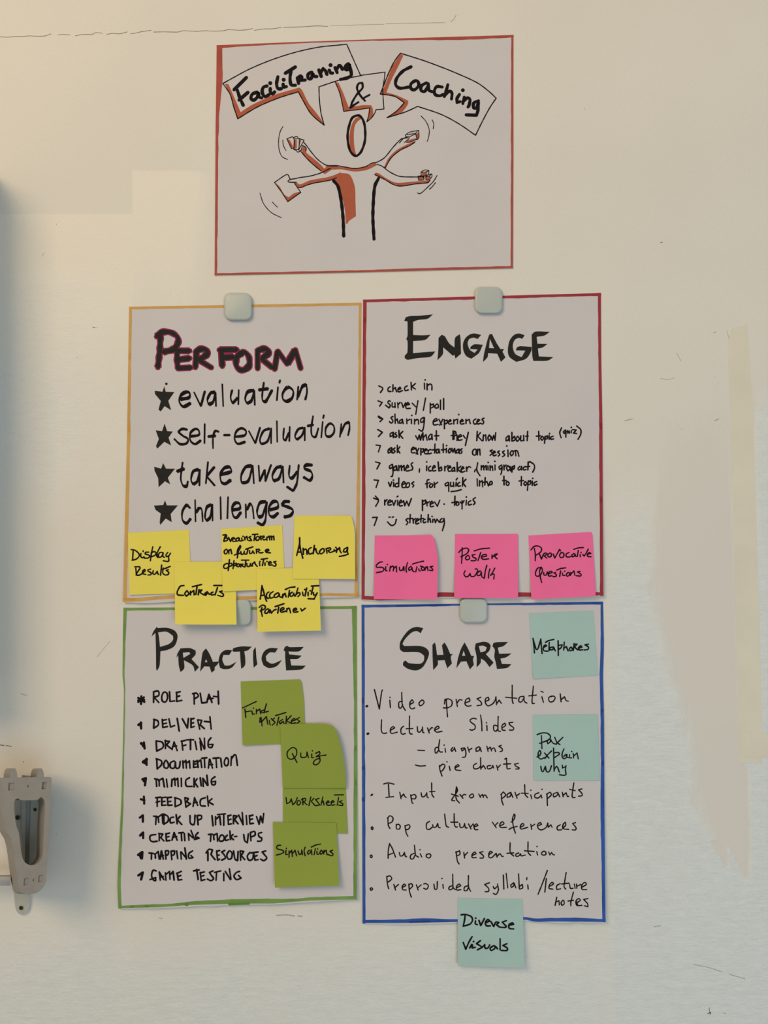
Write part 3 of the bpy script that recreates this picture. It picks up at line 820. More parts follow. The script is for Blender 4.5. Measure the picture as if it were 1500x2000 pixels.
text_lines(p4, H, M['ink'], 3.5, [
    [(F1, '''180 150 177 225;150 165 210 205;205 160 150 205;150 190 208 185;300 105 300 210;300 105 345 100 350 140 305 160;305 160 350 210;400 110 380 150 385 195 415 205 435 170 430 120 400 110;455 105 460 200;460 200 505 195;525 110 525 200;525 200 575 190;520 115 560 105;525 155 555 145
695 125 697 225;680 125 720 120 735 150 695 175;755 120 770 215;770 215 815 210;840 130 820 210;840 130 870 210;825 175 880 170;885 150 925 155;930 100 935 225''')],
    [(F1, '''150 430 180 410;175 405 178 465;160 430 178 440;305 375 300 460;300 375 340 390 345 430 300 462;385 375 390 455;390 455 435 445;385 385 425 378;390 420 425 412;450 370 465 450;465 450 505 435;530 365 550 490;580 370 630 460;630 460 640 365;665 365 665 455;665 455 695 445;665 375 695 365;665 415 690 408
730 380 750 470;735 380 770 385 755 430;755 430 795 465;795 395 850 400;850 350 862 470''')],
    [(F1, '''175 610 210 630;205 600 212 660;180 605 200 640;325 590 330 680;325 585 385 600 390 650 330 685;415 580 415 660;410 585 455 590 425 625;425 625 470 660;500 595 480 670;500 595 530 680;485 640 525 635;575 585 585 675;570 590 610 580;580 635 615 625;625 575 690 575;660 570 660 670;705 590 720 670
755 590 765 675;750 560 795 665;795 560 800 660;860 555 835 590 835 640 865 650 880 620 845 620''')],
    [(F1, '''195 790 235 765;230 760 232 820;195 795 230 810;330 760 335 860;325 760 375 780 375 820 335 860;420 775 400 810 405 845 435 850 445 815 420 775;500 780 465 800 465 845 500 850 515 800;510 790 520 850 550 845 560 785;585 780 590 850;590 800 615 775 620 850;625 800 650 780 655 850;690 780 690 845;690 845 720 840;690 790 715 785;690 815 712 810
725 775 735 845;735 790 760 770 770 845;770 755 820 750;795 755 800 845;845 765 835 850;850 765 875 850;840 820 875 815;880 755 940 750;910 760 915 845;955 755 965 840;1010 750 990 790 1000 825 1025 820 1030 770 1010 750;1060 740 1055 825;1060 760 1090 720 1105 730 1118 825''')],
    [(F1, '''190 960 225 950;225 950 215 1020;195 965 215 990;325 960 330 1030;310 955 350 970 355 1025;355 970 390 950 405 1035;425 960 435 1035;480 960 475 1030;480 970 505 950 510 1020;510 970 535 950 540 1030;570 950 572 1030;650 945 615 970 620 1025 675 1030;695 950 695 1035;725 955 700 990;700 990 730 1035;755 945 765 1025;780 950 785 1030;785 955 825 1020;820 920 830 1020;900 935 865 965 870 1010 900 1010 905 980 875 985''')],
    [(F2, '''175 105 210 115;205 80 208 148;335 90 335 175;320 90 370 85;325 135 360 125;380 95 380 165;380 165 420 162;375 90 420 85;380 130 410 125;435 95 440 165;440 165 480 162;430 90 475 85;438 130 468 125;510 90 510 175;505 90 560 110 565 150 510 178;605 95 615 180;605 90 640 100 620 130;620 130 660 150 615 182;700 90 685 175;700 90 730 165;690 140 725 135;805 90 760 110 760 165 805 172;825 75 835 170;870 100 835 130;835 130 882 158''')],
    [(F2, '''165 285 195 262;195 262 195 325;325 270 320 350;300 270 340 280 350 330;350 275 385 250 390 340;400 250 400 345;400 250 440 275 440 320 400 350;495 280 465 290 465 335 500 330;520 255 530 345;560 270 530 305;530 305 575 352;655 265 660 340 695 350 705 260;725 265 735 355;725 265 765 265 765 295 730 310
870 265 880 365;905 275 905 355;908 300 945 270 955 355;925 255 1000 248;985 260 985 360;1025 265 1030 350;1030 350 1060 345;1025 270 1055 260;1028 310 1055 300;1080 265 1080 345;1080 265 1115 270 1090 305;1090 305 1125 345;1130 260 1175 355;1175 355 1165 235;1205 265 1210 350;1235 265 1240 345;1240 345 1275 340;1235 270 1270 260;1238 305 1265 298;1305 275 1330 350;1330 350 1345 270;1345 270 1365 335;1365 335 1375 245''')],
    [(F2, '''168 460 198 430;198 430 198 485;320 450 270 460 265 500 290 520 335 515;355 440 355 510;350 440 390 445 370 480;370 480 400 512;420 440 425 512;425 512 460 508;420 445 455 435;425 475 450 470;500 430 480 505;500 430 530 505;485 475 525 470;545 435 590 430;570 435 575 510;600 440 605 510;640 440 645 505;665 410 700 500;640 440 680 480;735 430 710 460 715 495 745 485;745 485 725 475
860 450 855 515;835 450 880 450 890 500;890 455 920 440 925 515;960 455 940 490 950 515 985 505 985 465 960 455;1020 455 1000 480 1005 508 1030 500;1045 415 1050 500;1075 450 1050 475;1050 475 1080 500;1090 470 1112 468;1180 450 1190 510 1215 530 1225 445;1245 430 1250 510;1245 430 1285 420 1290 455 1250 475;1355 430 1325 440 1330 470 1355 485 1350 512 1315 515''')],
    [(F2, '''148 650 190 620;190 620 185 685;165 655 175 680;280 630 278 690;255 630 310 640 318 680;318 640 345 615 355 690;375 610 365 690;378 610 395 690;365 665 395 655;415 610 420 690;415 610 445 610 440 645 415 655;470 615 478 695;470 612 505 610 500 645 475 655;525 610 535 685;565 620 570 690;605 580 620 690;570 620 610 670;680 610 645 635 645 680 685 675;685 675 665 655
830 620 830 705;812 630 840 595 875 600 860 645;860 645 900 695;915 610 925 700;925 700 945 690;915 615 945 605;920 655 940 650;995 605 965 620 990 650 1000 680 965 700;1040 610 1015 650 1030 690 1060 680 1065 630 1040 610;1080 610 1095 690 1120 705 1125 615;1145 610 1150 700;1145 610 1180 615 1155 655;1155 655 1190 695;1240 625 1215 660 1230 700 1265 690 1275 640;1275 625 1290 700;1290 700 1320 695;1250 630 1320 620;1280 665 1310 655;1395 610 1360 620 1385 650 1405 680 1375 705 1345 690''')],
    [(F2, '''150 850 195 820;195 820 178 890;325 805 295 800 280 850 300 895 320 900 320 870 265 890;355 820 365 895;355 815 400 890;365 865 395 860;415 825 420 895;420 840 455 810 460 885;465 840 490 810 500 895;530 825 540 895;540 895 575 890;525 830 570 810;535 860 565 850;690 805 745 795;720 790 735 890;755 820 765 900;765 900 800 890;755 825 795 815;760 860 790 850;880 805 845 820 865 850 885 880 860 900 825 885
895 820 955 805;915 815 910 895;985 830 985 900;1000 810 1050 890;1040 785 1055 885;1140 810 1110 820 1085 855 1110 890 1155 875;1155 875 1130 850''')]], 10, 1.35)

# --- share poster
P5 = Paper((706, 1181), (1178, 1175), (1183, 1801), (708, 1804), lambda u, v: 0.5 + 1.2 * v ** 3 + 4.2 * (u ** 1.5) * v ** 2,
           right=[(1178, 1175), (1180, 1260), (1178, 1320), (1180, 1400), (1181, 1600), (1183, 1801)],
           bottom=jag([(708, 1804), (780, 1807), (850, 1805), (893, 1802), (960, 1801), (1025, 1798), (1080, 1803), (1183, 1801)], 2.4, 30, 7))
p5 = P5.sheet('poster', M['paper'], 30, 26)
tag(p5, 'poster headed SHARE in a blue border with a thin pen list', 'poster', 'hand-drawn posters on the wall')
edges(p5, P5.H, M['blue'], [([(706, 1181), (900, 1179), (1178, 1175)], [6, 5, 3.5, 5, 5.5], 1), ([(1178, 1175), (1180, 1260), (1178, 1320), (1180, 1400), (1181, 1600), (1183, 1801)], [5, 7, 7, 7, 8, 7, 6.5], 1),
                            ([(708, 1803), (780, 1803), (850, 1802), (893, 1801), (1025, 1796), (1045, 1801), (1080, 1800), (1183, 1801)], [6, 7, 9, 6, 5, 5, 7, 8, 6], -1),
                            ([(706, 1181), (706.5, 1450), (708, 1804)], [6, 6, 6.5, 6], -1)])
H = P5.H
shape('title_lettering', p5, H, M['title_ink'], (760, 1210, 5.769), [
    '385 97 355 155 310 130 250 150 180 220 150 275 170 298 350 298 420 325 450 375 430 450 385 530 330 568 270 572 200 550 155 515 160 480 185 460 220 490 350 498 390 465 395 410 350 375 290 365 160 365 125 340 118 300 130 240 200 140 260 95 320 83',
    '487 285 515 257 525 290 540 400 612 398 595 290 625 258 655 310 690 390 720 388 695 420 708 495 655 550 625 458 548 462 548 510 497 570 490 430',
    '757 550 775 440 810 330 850 257 890 330 925 408 960 412 945 445 955 510 910 563 870 470 810 475;840 350 858 408 822 408',
    '965 325 975 270 1060 250 1120 262 1145 295 1130 350 1090 390 1178 485 1132 537 1080 470 1035 440 1030 490 985 540 985 420;1010 300 1060 295 1100 315 1085 355 1030 370',
    '1163 300 1175 265 1210 255 1340 252 1290 298 1225 318 1240 385 1380 382 1320 425 1255 440 1270 500 1378 503 1330 545 1215 558 1200 480 1185 420 1190 340'])
G1 = (700, 1330, 6.0); G2 = (900, 1330, 6.0); G3 = (700, 1520, 6.0); G4 = (930, 1520, 6.0)
for t, rg in (('94 298 104 294', G1), ('106 620 117 615', G1), ('147 203 157 190 166 188 160 200', G3), ('152 575 152 592 162 603 172 588 162 568 152 575', G3), ('140 908 142 928 156 932 162 912 150 900 140 908', G3), ('140 1290 142 1310 160 1310 166 1294 152 1284 140 1290', G3)):
    write('bullet_dot', p5, H, M['ink'], 4.4 if rg is G1 else 2.6, rg, t)
text_lines(p5, H, M['ink'], 2.5, [
    [(G1, '''187 100 245 330;245 330 272 130 282 105;368 225 375 312;370 192;507 135 515 280 550 345;515 240 475 250 475 310 495 320 520 280;605 275 645 250 630 220 605 250 605 310 630 328 660 315;740 225 710 262 722 290 748 280 770 250 755 225 740 225;1015 215 1010 270;1030 210 1035 310 1045 420;1010 235 1050 210 1095 235 1090 290 1040 315 995 315;1145 215 1160 300;1155 260 1185 220 1215 225;1255 255 1305 235 1295 200 1260 220 1250 270 1275 295 1320 290'''),
     (G2, '''235 190 190 210 235 245 240 280 190 290;290 240 330 220 320 190 290 210 290 260 320 292 370 270 400 230 412 185;412 185 418 280;422 262 450 225 460 240 475 262;602 50 603 230 615 265;525 190 655 203;740 180 690 190 680 240 710 245 740 200 742 190;740 190 745 240 775 260;850 60 835 230 840 265 862 262;797 175 885 165;950 185 968 250;940 122 965 132;1070 180 1035 190 1030 220 1045 245 1080 240 1105 205 1095 180 1060 178;1165 150 1175 245;1175 220 1215 185 1235 230 1260 237''')],
    [(G1, '''272 455 268 560 275 600 300 615 332 608;375 580 425 550 410 535 380 555 375 600 395 615 455 600;530 530 500 560 500 610 520 625 550 615;600 410 598 600 610 620 630 622;560 560 638 558;690 535 695 590 720 600 750 560;750 540 755 600 770 608;810 550 830 610;830 580 860 545 870 550;890 580 945 550 930 530 895 560 900 590 925 600 980 590'''),
     (G2, '''180 445 150 437 110 455 115 480 165 520 165 560 130 577 105 570;232 400 245 500 248 585;305 520 308 580;300 490;438 415 435 530 440 585 465 590;435 530 390 520 385 570 410 590 435 560;485 550 525 520 515 495 485 520 485 570 520 580;610 485 565 490 575 515 620 550 610 575 570 575''')],
    [(G1, '''697 812 775 816;952 688 940 790 955 830 985 832;935 775 900 790 900 840 915 845 940 810;1015 790 1022 835;1005 752;1105 780 1085 810 1095 825 1120 800 1125 780 1140 825;1245 785 1205 790 1215 820 1240 800 1250 790 1260 850 1250 890 1220 895'''),
     (G2, '''80 775 100 835;95 810 130 790;215 770 180 790 180 825 215 815 225 780 240 828;305 765 320 825;318 800 345 775 360 820;360 800 390 785 408 828;475 755 445 765 485 795 485 820 460 828''')],
    [(G1, '''668 985 720 997 785 993;950 990 955 1040 980 1115;955 1000 990 975 1015 995 985 1050 960 1060;1065 1000 1075 1048;1038 948;1130 1020 1180 995 1165 980 1135 1005 1140 1040 1200 1050'''),
     (G2, '''185 965 150 990 160 1030 210 1020 235 990;232 900 235 1035;240 1020 265 990 290 1030;350 990 310 1000 320 1030 360 1020 375 990 385 1020;420 990 435 1045;430 1020 465 985;515 915 535 905 540 1000 545 1030 578 1025;500 975 585 970;675 965 630 975 640 995 685 1020 680 1030 645 1032''')],
    [(G3, '''295 68 350 55 418 70;352 70 360 210;322 225 412 215;485 165 500 240;500 220 530 185 545 215 560 225;612 195 630 290 640 295;615 205 655 190 675 210 665 240 630 240;735 170 745 215 770 215 800 180;800 170 805 220 820 228;858 55 862 190 885 225;835 158 895 155;1150 100 1140 180 1150 250 1185 290;1150 100 1160 150 1100 240 1095 260 1130 265;1090 185 1170 210;1190 190 1225 235;1215 215 1235 190 1260 195;1330 185 1300 210 1320 230 1350 215 1345 190 1330 185;1410 185 1430 225;1430 210 1455 190 1465 225;1465 210 1485 195 1510 230'''),
     (G4, '''295 190 300 260 318 315;290 190 320 160 345 200 300 240;405 165 365 190 365 225 400 210 410 175 430 225;455 165 480 235;475 205 510 180;568 75 575 190 605 225;530 175 610 180;640 195 650 240;640 140;735 170 690 190 690 225 730 230 760 200;760 195 770 230;772 130;830 180 835 320;825 190 865 165 880 195 840 235;955 165 905 185 910 220 945 205 960 175 980 218;1010 165 1020 218;1020 200 1055 170 1070 215 1085 212;1145 55 1125 190 1130 225 1160 225;1095 130 1160 145;1240 125 1200 135 1240 180 1240 205 1200 210''')],
    [(G3, '''345 460 350 550 370 590;340 470 370 440 405 465 395 510 355 530;445 540 445 590 480 595 490 560 470 540 445 545;545 555 560 640 580 680;545 560 590 545 605 570 580 600 555 600;835 505 800 530 800 590 830 600 870 570;870 545 880 575 910 570 930 530;930 530 940 575 958 580;1010 420 1030 560 1058 575;1122 415 1125 540 1140 572 1160 570;1083 515 1165 515;1185 530 1195 575 1230 570 1245 530;1245 535 1255 580 1275 582;1290 535 1320 595;1315 570 1345 535 1350 550;1355 570 1400 555 1385 535 1355 560 1365 600 1400 603'''),
     (G4, '''190 515 235 580;225 550 255 520;275 560 325 535 310 510 280 535 285 575 355 575;410 515 445 480 455 430 445 420 425 480 440 580 460 645;385 600 420 580 480 565;520 575 560 550 545 530 520 555 525 595 605 575;640 540 650 600;648 565 685 540;720 560 765 540 750 520 720 545 730 590 770 605 820 575 840 525;840 530 845 575;850 570 875 545 890 575;985 545 950 570 955 605 1000 605;1010 590 1050 550 1045 515 1020 540 1020 590 1085 600;1165 520 1130 530 1170 580 1165 605 1125 605''')],
    [(G3, '''348 938 350 850 365 765 400 830 435 925;350 900 410 875;480 870 490 910 520 905 540 870;540 870 550 915 565 920;657 785 670 900 705 925;655 880 615 900 610 940 640 945 665 900;725 885 742 922;722 838;800 890 795 920 830 935 850 905 830 885 800 895;1145 860 1160 970 1180 1005;1140 870 1185 850 1190 890 1155 910;1235 870 1245 935;1245 905 1280 870;1335 905 1380 885 1365 865 1335 890 1335 930 1380 930;1460 860 1420 870 1465 910 1460 935 1425 935'''),
     (G4, '''150 895 190 870 170 855 150 880 150 925 180 932 235 880;235 880 245 925;250 910 280 885 300 915 318 915;398 755 400 870 440 912;360 880 440 875;500 875 465 890 470 915 500 910 520 885 530 910 575 900;608 745 610 870 640 905;565 850 680 858;710 860 720 900;713 800;790 855 765 880 780 900 815 895 815 865 790 855;850 865 865 900;865 895 885 870 900 895 918 898''')],
    [(G3, '''332 1150 340 1240 355 1295;330 1155 370 1145 390 1180 345 1220;415 1245 435 1310;430 1280 470 1245;515 1280 555 1260 540 1240 515 1265 520 1305 560 1310;590 1240 600 1330 620 1395;590 1250 620 1235 635 1265 600 1300;680 1250 700 1310;700 1280 735 1250;765 1240 790 1235 820 1260 800 1300 765 1290;885 1240 895 1300 920 1295 925 1210;990 1245 995 1290;980 1175;1105 1125 1110 1280 1135 1305;1105 1260 1070 1270 1060 1300 1090 1305 1110 1270;1150 1285 1200 1260 1180 1240 1150 1270 1155 1310 1200 1305;1290 1140 1290 1270 1315 1325;1285 1260 1245 1275 1240 1315 1270 1315 1290 1280'''),
     (G4, '''155 1225 100 1245 145 1290 145 1325 105 1330;200 1270 215 1295 245 1270;250 1240 260 1310 235 1360 200 1350;318 1135 325 1300;352 1115 370 1285;440 1225 405 1255 415 1280 440 1260 445 1230 465 1285;498 1120 505 1290;505 1270 540 1245 545 1285 510 1300;605 1250 610 1300;595 1165 592 1190;835 1080 770 1250 725 1360;822 1175 805 1335;855 1270 905 1240 890 1220 860 1250 855 1290 900 1300;985 1235 945 1260 945 1305 990 1295;1055 1105 1030 1270 1050 1300;1000 1240 1090 1230;1095 1245 1105 1290 1135 1290;1150 1240 1160 1290;1175 1240 1180 1290;1185 1265 1225 1245;1235 1280 1290 1245 1275 1220 1240 1250 1240 1300 1295 1305''')],
    [(G4, '''945 1395 925 1490;935 1450 970 1435 975 1485;1015 1430 995 1460 1005 1490 1030 1475 1030 1440 1015 1430;1140 1335 1110 1450 1110 1495;1075 1440 1140 1430;1180 1460 1220 1430 1200 1410 1170 1440 1180 1490 1240 1490;1175 1450 1190 1485;1310 1410 1260 1420 1305 1470 1310 1505 1270 1495''')]], 13)
dabs(p5, H, M['blue_dark'], [(709, 1364, 709, 1372, 4.5), (709.5, 1498, 709.5, 1502, 5), (709.5, 1559, 709.5, 1564, 5), (1176.3, 1386, 1176.3, 1390, 4.5), (1176.8, 1488, 1176.8, 1493, 4.5), (775, 1183.2, 880, 1181.8, 2.6), (800, 1801, 840, 1800, 3.6)])


# ---------------------------------------------------------------- magnets
def magnet(cx, cy, wx, wy, base, label):
    """rounded square pad magnet: a body with a softly domed face"""
    def ring(hx, hy, r, h):
        out = []
        for qx, qy, a0 in ((1, -1, -90), (1, 1, 0), (-1, 1, 90), (-1, -1, 180)):
            for k in range(6):
                a = math.radians(a0 + k * 18)
                out.append(P(cx + qx * (hx - r) + r * math.cos(a), cy + qy * (hy - r) + r * math.sin(a), h))
        return out
    hx, hy = wx / 2, wy / 2
    prof = [(0.0, 0.0), (0.0, 2.6), (0.4, 3.2), (1.4, 3.9), (2.6, 4.3), (4.2, 4.5)]
    vs = []; fs = []
    for ins, h in prof:
        vs += ring(hx - ins, hy - ins, max(6, 13 - ins), base + h * 0.001)
    n = 24
    for j in range(len(prof) - 1):
        for i in range(n):
            fs.append((j * n + i, (j + 1) * n + i, (j + 1) * n + (i + 1) % n, j * n + (i + 1) % n))
    fs.append(tuple(reversed([(len(prof) - 1) * n + i for i in range(n)])))
    fs.append(tuple(range(n)))
    o = link('magnet', vs, fs, M['magnet'], None, True)
    o.data.polygons[-2].use_smooth = True
    return tag(o, label, 'magnet', 'pale square magnets')


magnet(465, 599, 54, 53, 0.0005 + 0.0002, 'pale square magnet on the top edge of the PERFORM poster')
magnet(954.5, 586.5, 54, 52, 0.0005 + 0.0002, 'pale square magnet on the top edge of the ENGAGE poster')
magnet(464, 1196.5, 53, 51, 0.0005 + 0.0002, 'pale square magnet half hidden behind the yellow Contracts note')
magnet(925, 1192.5, 54, 49, 0.0005 + 0.0002, 'pale square magnet on the top edge of the SHARE poster')

# ---------------------------------------------------------------- sticky notes
Y1 = (240, 990, 6.25); Y2 = (420, 990, 5.0)
Q1 = (440, 1310, 5.357); Q2 = (500, 1530, 6.818)


def note(pap, m, label, group, wd, rg, words, n=18):
    o = pap.sheet('sticky_note', m, n, n)
    tag(o, label, 'sticky note', group)
    for t in words:
        write('handwriting', o, pap.H, M['ink'], wd, rg, t)
    return o


ss = lambda u, a: max(0.0, (u - a) / (1 - a)) ** 2
YG = 'yellow sticky notes across the foot of the PERFORM poster'
u2 = P2.H
note(Paper((250, 1041), (369, 1034.5), (374, 1158), (253, 1162), lambda u, v: 0.45 + 1.0 * v * v, u2), M['yellow'],
     'yellow sticky note reading Display Results, leftmost of the yellow notes', YG, 2.9, (250, 1060, 9.52),
     ['''95 150 85 325;58 128 130 140 205 210 195 270 140 310 75 325;240 200 235 250 265 280 300 260;280 150 283 165;385 175 330 178 320 210 375 225 405 250 370 285 300 285;460 75 435 200 415 335;430 190 480 165 520 185 500 235 430 260;600 75 550 170 535 240 550 275;640 180 590 185 565 230 575 270 620 260 650 200;655 190 645 250 675 270;740 180 705 225 715 260 755 245;790 195 755 260 760 330 740 350 655 335''',
      '''145 475 155 600;125 448 215 448 225 470 180 540 150 600;150 600 200 605 255 580;255 580 270 560 320 525 310 495 275 525 275 575 330 590;420 490 370 505 375 530 430 560 420 595 370 600;470 520 460 575 500 585 545 530;545 530 550 570 570 590;625 415 605 605;655 470 645 560 670 590;625 500 700 475 785 440;750 500 710 515 755 550 745 590 690 600 660 580'''])
note(Paper((341, 1097), (460, 1097), (462, 1220), (342, 1218), lambda u, v: 1.6 + 9 * v ** 2.4, u2, bottom=[(342, 1218), (345, 1219.5), (400, 1220), (462, 1220)]), M['yellow'],
     'yellow sticky note reading Contracts, hanging over a magnet', YG, 3.2, Y1,
     ['''745 960 700 970 662 1040 672 1075 740 1080;780 1025 755 1060 775 1090 805 1060 785 1025;825 1030 825 1075;830 1050 865 1020 870 1075;848 975 960 948;905 975 890 1070;930 1010 920 1075;925 1020 965 1015 945 1045 990 1075;1030 1035 1000 1060 1010 1080 1040 1050 1055 1070;1100 1040 1075 1055 1080 1075 1120 1070;1155 985 1125 1075;1110 960 1212 960;1225 1025 1180 1035 1225 1065 1215 1095 1160 1080'''])
note(Paper((431.6, 1033), (551, 1025.5), (557, 1150), (435, 1155), lambda u, v: 0.6 + (4.5 * (1 - u) + 0.3) * v * v, u2), M['yellow'],
     'yellow sticky note reading Brainstorm on future opportunities', YG, 2.9, (428, 1035, 7.933),
     ['''95 90 70 175;58 80 110 75 115 100 80 125;80 125 130 130 125 160 75 178;145 115 175 180;175 180 200 125 215 120;200 150 240 135 225 118 200 140 210 175 250 175;300 120 262 140 265 175 300 165 310 125 320 170 350 170;350 125 355 160 375 160;370 100;395 110 400 155;400 130 430 100 440 155;490 100 460 115 490 140 500 165 460 165;515 72 600 65;555 75 540 165;600 100 570 125 575 160 610 155 625 120 600 100;640 95 650 155;655 100 695 95 700 110 670 125;670 125 690 155 720 145;740 110 740 160;745 120 775 95 785 155;785 110 810 95 815 155;820 110 845 95 850 155''',
      '''115 300 80 325 85 365 110 370 130 335 115 300;150 310 150 370;155 320 180 300 195 370;275 380 290 300 325 240 335 260 300 330 280 435;235 390 290 370 330 360;335 335 345 380 375 370 390 330;390 330 395 375 430 370;410 300 525 262;445 300 430 370;470 320 475 365 510 355 520 325;520 325 545 365;575 300 580 360;575 305 620 298 630 315 600 330;600 330 630 355 680 350;720 330 770 320 765 300 720 310 725 345 795 355''',
      '''120 520 75 545 75 590 115 595 150 560 140 525 120 520;160 460 140 630;160 520 195 520 195 550 150 570;230 475 215 600;225 530 265 515 265 540 225 560;285 530 270 560 300 570 320 545 300 525 285 530;330 530 335 575;335 535 370 530 350 555;350 555 385 572;345 468 460 468;415 475 400 575;430 520 435 565 475 560 485 520;485 520 495 560;515 520 515 560;520 525 550 495 560 530 590 565;625 510 630 555;632 490;650 455 750 442;690 455 670 555;710 510 710 550;740 490;770 520 810 510 795 490 765 505 775 545 820 540;880 488 845 495 880 530 870 560 835 555'''])
note(Paper((501, 1111), (622, 1109), (627, 1231.5), (503, 1234), lambda u, v: 2.4 + 5.5 * v ** 1.3, u2), M['yellow'],
     'yellow sticky note reading Accountability Partener, lowest of the yellow notes', YG, 3.1, (500, 1130, 7.323),
     ['''85 100 75 190 60 295;85 100 110 190 130 270 152 325;70 245 120 235;185 192 155 215 148 255 165 283 195 275;245 188 205 215 195 250 210 280 260 262;315 205 265 235 262 265 295 268 330 235 315 205;335 225 338 255 360 270 378 250 388 220;388 220 380 275;390 245 415 210 430 262;418 158 480 130 558 120;478 170 462 265;520 195 490 215 490 250 520 250 540 215;540 210 550 250;600 135 565 250;575 225 615 200 630 225 600 258;665 195 675 245;697 158;725 135 700 250;745 195 745 245;775 175;790 108 900 102;815 125 790 225;820 200 825 235 850 235;875 205 845 265 830 293;835 293 745 288''',
      '''85 415 75 460 90 540;45 412 90 380 130 395 125 430 60 465;170 430 130 460 130 495 165 490 185 445;185 440 195 490;205 450 220 495;220 495 255 455 290 440;272 402 400 360;325 410 310 495;355 460 400 435 385 415 350 440 360 480 430 465;440 430 440 475;445 440 475 425 495 490;535 460 580 445 570 425 535 440 540 480 600 475;640 430 655 465;655 465 705 425'''])
note(Paper((575, 1007), (691, 1007), (693.6, 1131), (571.5, 1130.5), lambda u, v: 0.5 + 3.6 * v * v + 2.4 * ss(u, 0.5) * (1 - v * 0.5), u2,
           top=[(575, 1007), (670, 1007), (685, 1007.5)], right=[(685, 1007.5), (688, 1014), (691, 1026), (693.2, 1040), (693.6, 1131)]), M['yellow'],
     'yellow sticky note reading Anchoring, its top right corner curled', YG, 3.1, (570, 1045, 7.933),
     ['''120 40 115 150 75 315;120 40 130 200 170 360;95 265 140 262;175 205 178 300;180 240 215 215 230 240 235 300;300 195 265 215 255 260 275 295 320 280;350 160 330 290;335 240 370 210 385 270 410 295;475 210 435 245 430 280 460 290 500 255 495 215 475 210;530 210 545 280;540 210 595 200 600 225 560 240;560 240 590 270 640 255;655 225 655 250 690 235;682 192;700 210 690 270;700 235 740 195 745 240 765 275;865 190 810 220 800 260 840 260 865 200;865 200 860 260 875 295;875 295 820 315 735 332'''])
PG = 'pink sticky notes along the foot of the ENGAGE poster'
u3 = P3.H
note(Paper((732, 1046), (850, 1045), (854, 1171), (730, 1170.5), lambda u, v: 0.5 + 3.2 * v * v + 4.2 * ss(u, 0.45), u3,
           top=[(732, 1046), (800, 1045.5), (844, 1045)], right=[(844, 1045), (847, 1050), (851, 1066), (854, 1083), (855, 1100), (854, 1171)]), M['pink'],
     'pink sticky note reading Simulations with a curled right side', PG, 2.6, (720, 1040, 10.0),
     ['''270 575 220 580 150 640 160 680 260 680 300 715 270 760 150 785;335 670 330 740 360 750;365 625;425 660 410 755;415 700 470 655 490 680 480 750;490 700 540 660 545 770;600 680 610 740 660 730 680 670;690 670 690 750;760 590 730 700 740 775;830 660 780 700 790 740 830 720 845 680 860 750 890 765;855 618 960 585 1075 560;945 670 920 770;980 710 985 745 1010 750;1010 655 1045 665;1060 670 1030 700 1045 740 1090 720 1080 680 1060 670;1120 670 1100 740;1110 700 1150 670 1160 745;1255 660 1200 670 1250 715 1250 745 1190 735'''])
note(Paper((889, 1043), (1011.5, 1043), (1012, 1168.5), (887, 1168), lambda u, v: 0.5 + 3.8 * v * v + 1.0 * ss(u, 0.6), u3), M['pink'],
     'pink sticky note reading Poster walk, middle of the three pink notes', PG, 2.6, (880, 1035, 10.0),
     ['''228 350 225 500 215 650;160 440 220 380 310 355 355 390 320 460 200 525;330 500 290 550 320 585 370 560 360 510 330 500;480 480 420 490 440 530 500 560 480 600 400 600;460 410 600 370 760 355;590 440 560 530 535 600;620 530 700 510 690 480 630 490 600 540 640 575 745 565;810 490 810 560;820 530 870 475 915 470;915 470 860 520;860 520 910 565''',
      '''285 800 260 860 300 915 350 900 380 850;380 850 400 905 470 900 530 800 510 760 480 765;580 800 520 840 530 890 580 880 600 820 610 910 660 945;708 690 680 800 660 940;770 760 745 850 740 940;865 745 810 850 780 890;800 870 850 865 845 960'''])
note(Paper((1032.3, 1046), (1156, 1039), (1163.5, 1164.5), (1038, 1171), lambda u, v: 0.5 + 3.4 * v * v, u3,
           top=[(1032.3, 1046), (1100, 1042), (1155, 1039)], right=[(1155, 1039), (1157.5, 1042), (1160, 1090), (1163.5, 1164.5)]), M['pink'],
     'pink sticky note reading Provocative Questions beside the red right border', PG, 2.6, (1025, 1030, 10.0),
     ['''185 410 205 520 205 650;120 440 180 375 260 365 325 410 310 480 215 545;285 520 325 620;325 620 370 520 410 500 440 520 380 560;380 560 430 600;490 500 450 540 460 575 510 570 520 520 490 500;555 520 585 600;585 600 640 500 680 430 700 460;720 490 680 540 700 590 750 580 765 520 720 490;865 490 810 520 810 570 860 580 920 560 920 540 960 510;960 510 920 545 930 575 970 560 980 520 1000 570;955 430 1050 400 1145 395;1045 450 1025 570;1080 530 1085 575;1100 490;1130 530 1160 560 1200 500 1240 425;1220 530 1290 510 1260 490 1220 530 1235 570 1295 575''',
      '''320 780 250 800 210 880 215 940 260 955 320 910 345 830 320 775 290 850 300 960 330 1080;370 880 375 930 420 930 440 870;460 910 540 880 510 855 460 890 470 950 530 945;600 880 570 890 620 930 600 960 550 960;625 835 700 805 800 790;700 850 680 960;735 890 740 935 780 940;780 855;850 880 810 920 830 955 870 930 870 890 850 880;900 880 890 940;895 920 960 850 980 940;1080 860 1030 870 1100 920 1090 950 1010 945'''])
GG = 'olive green sticky notes down the right of the PRACTICE poster'
u4 = P4.H
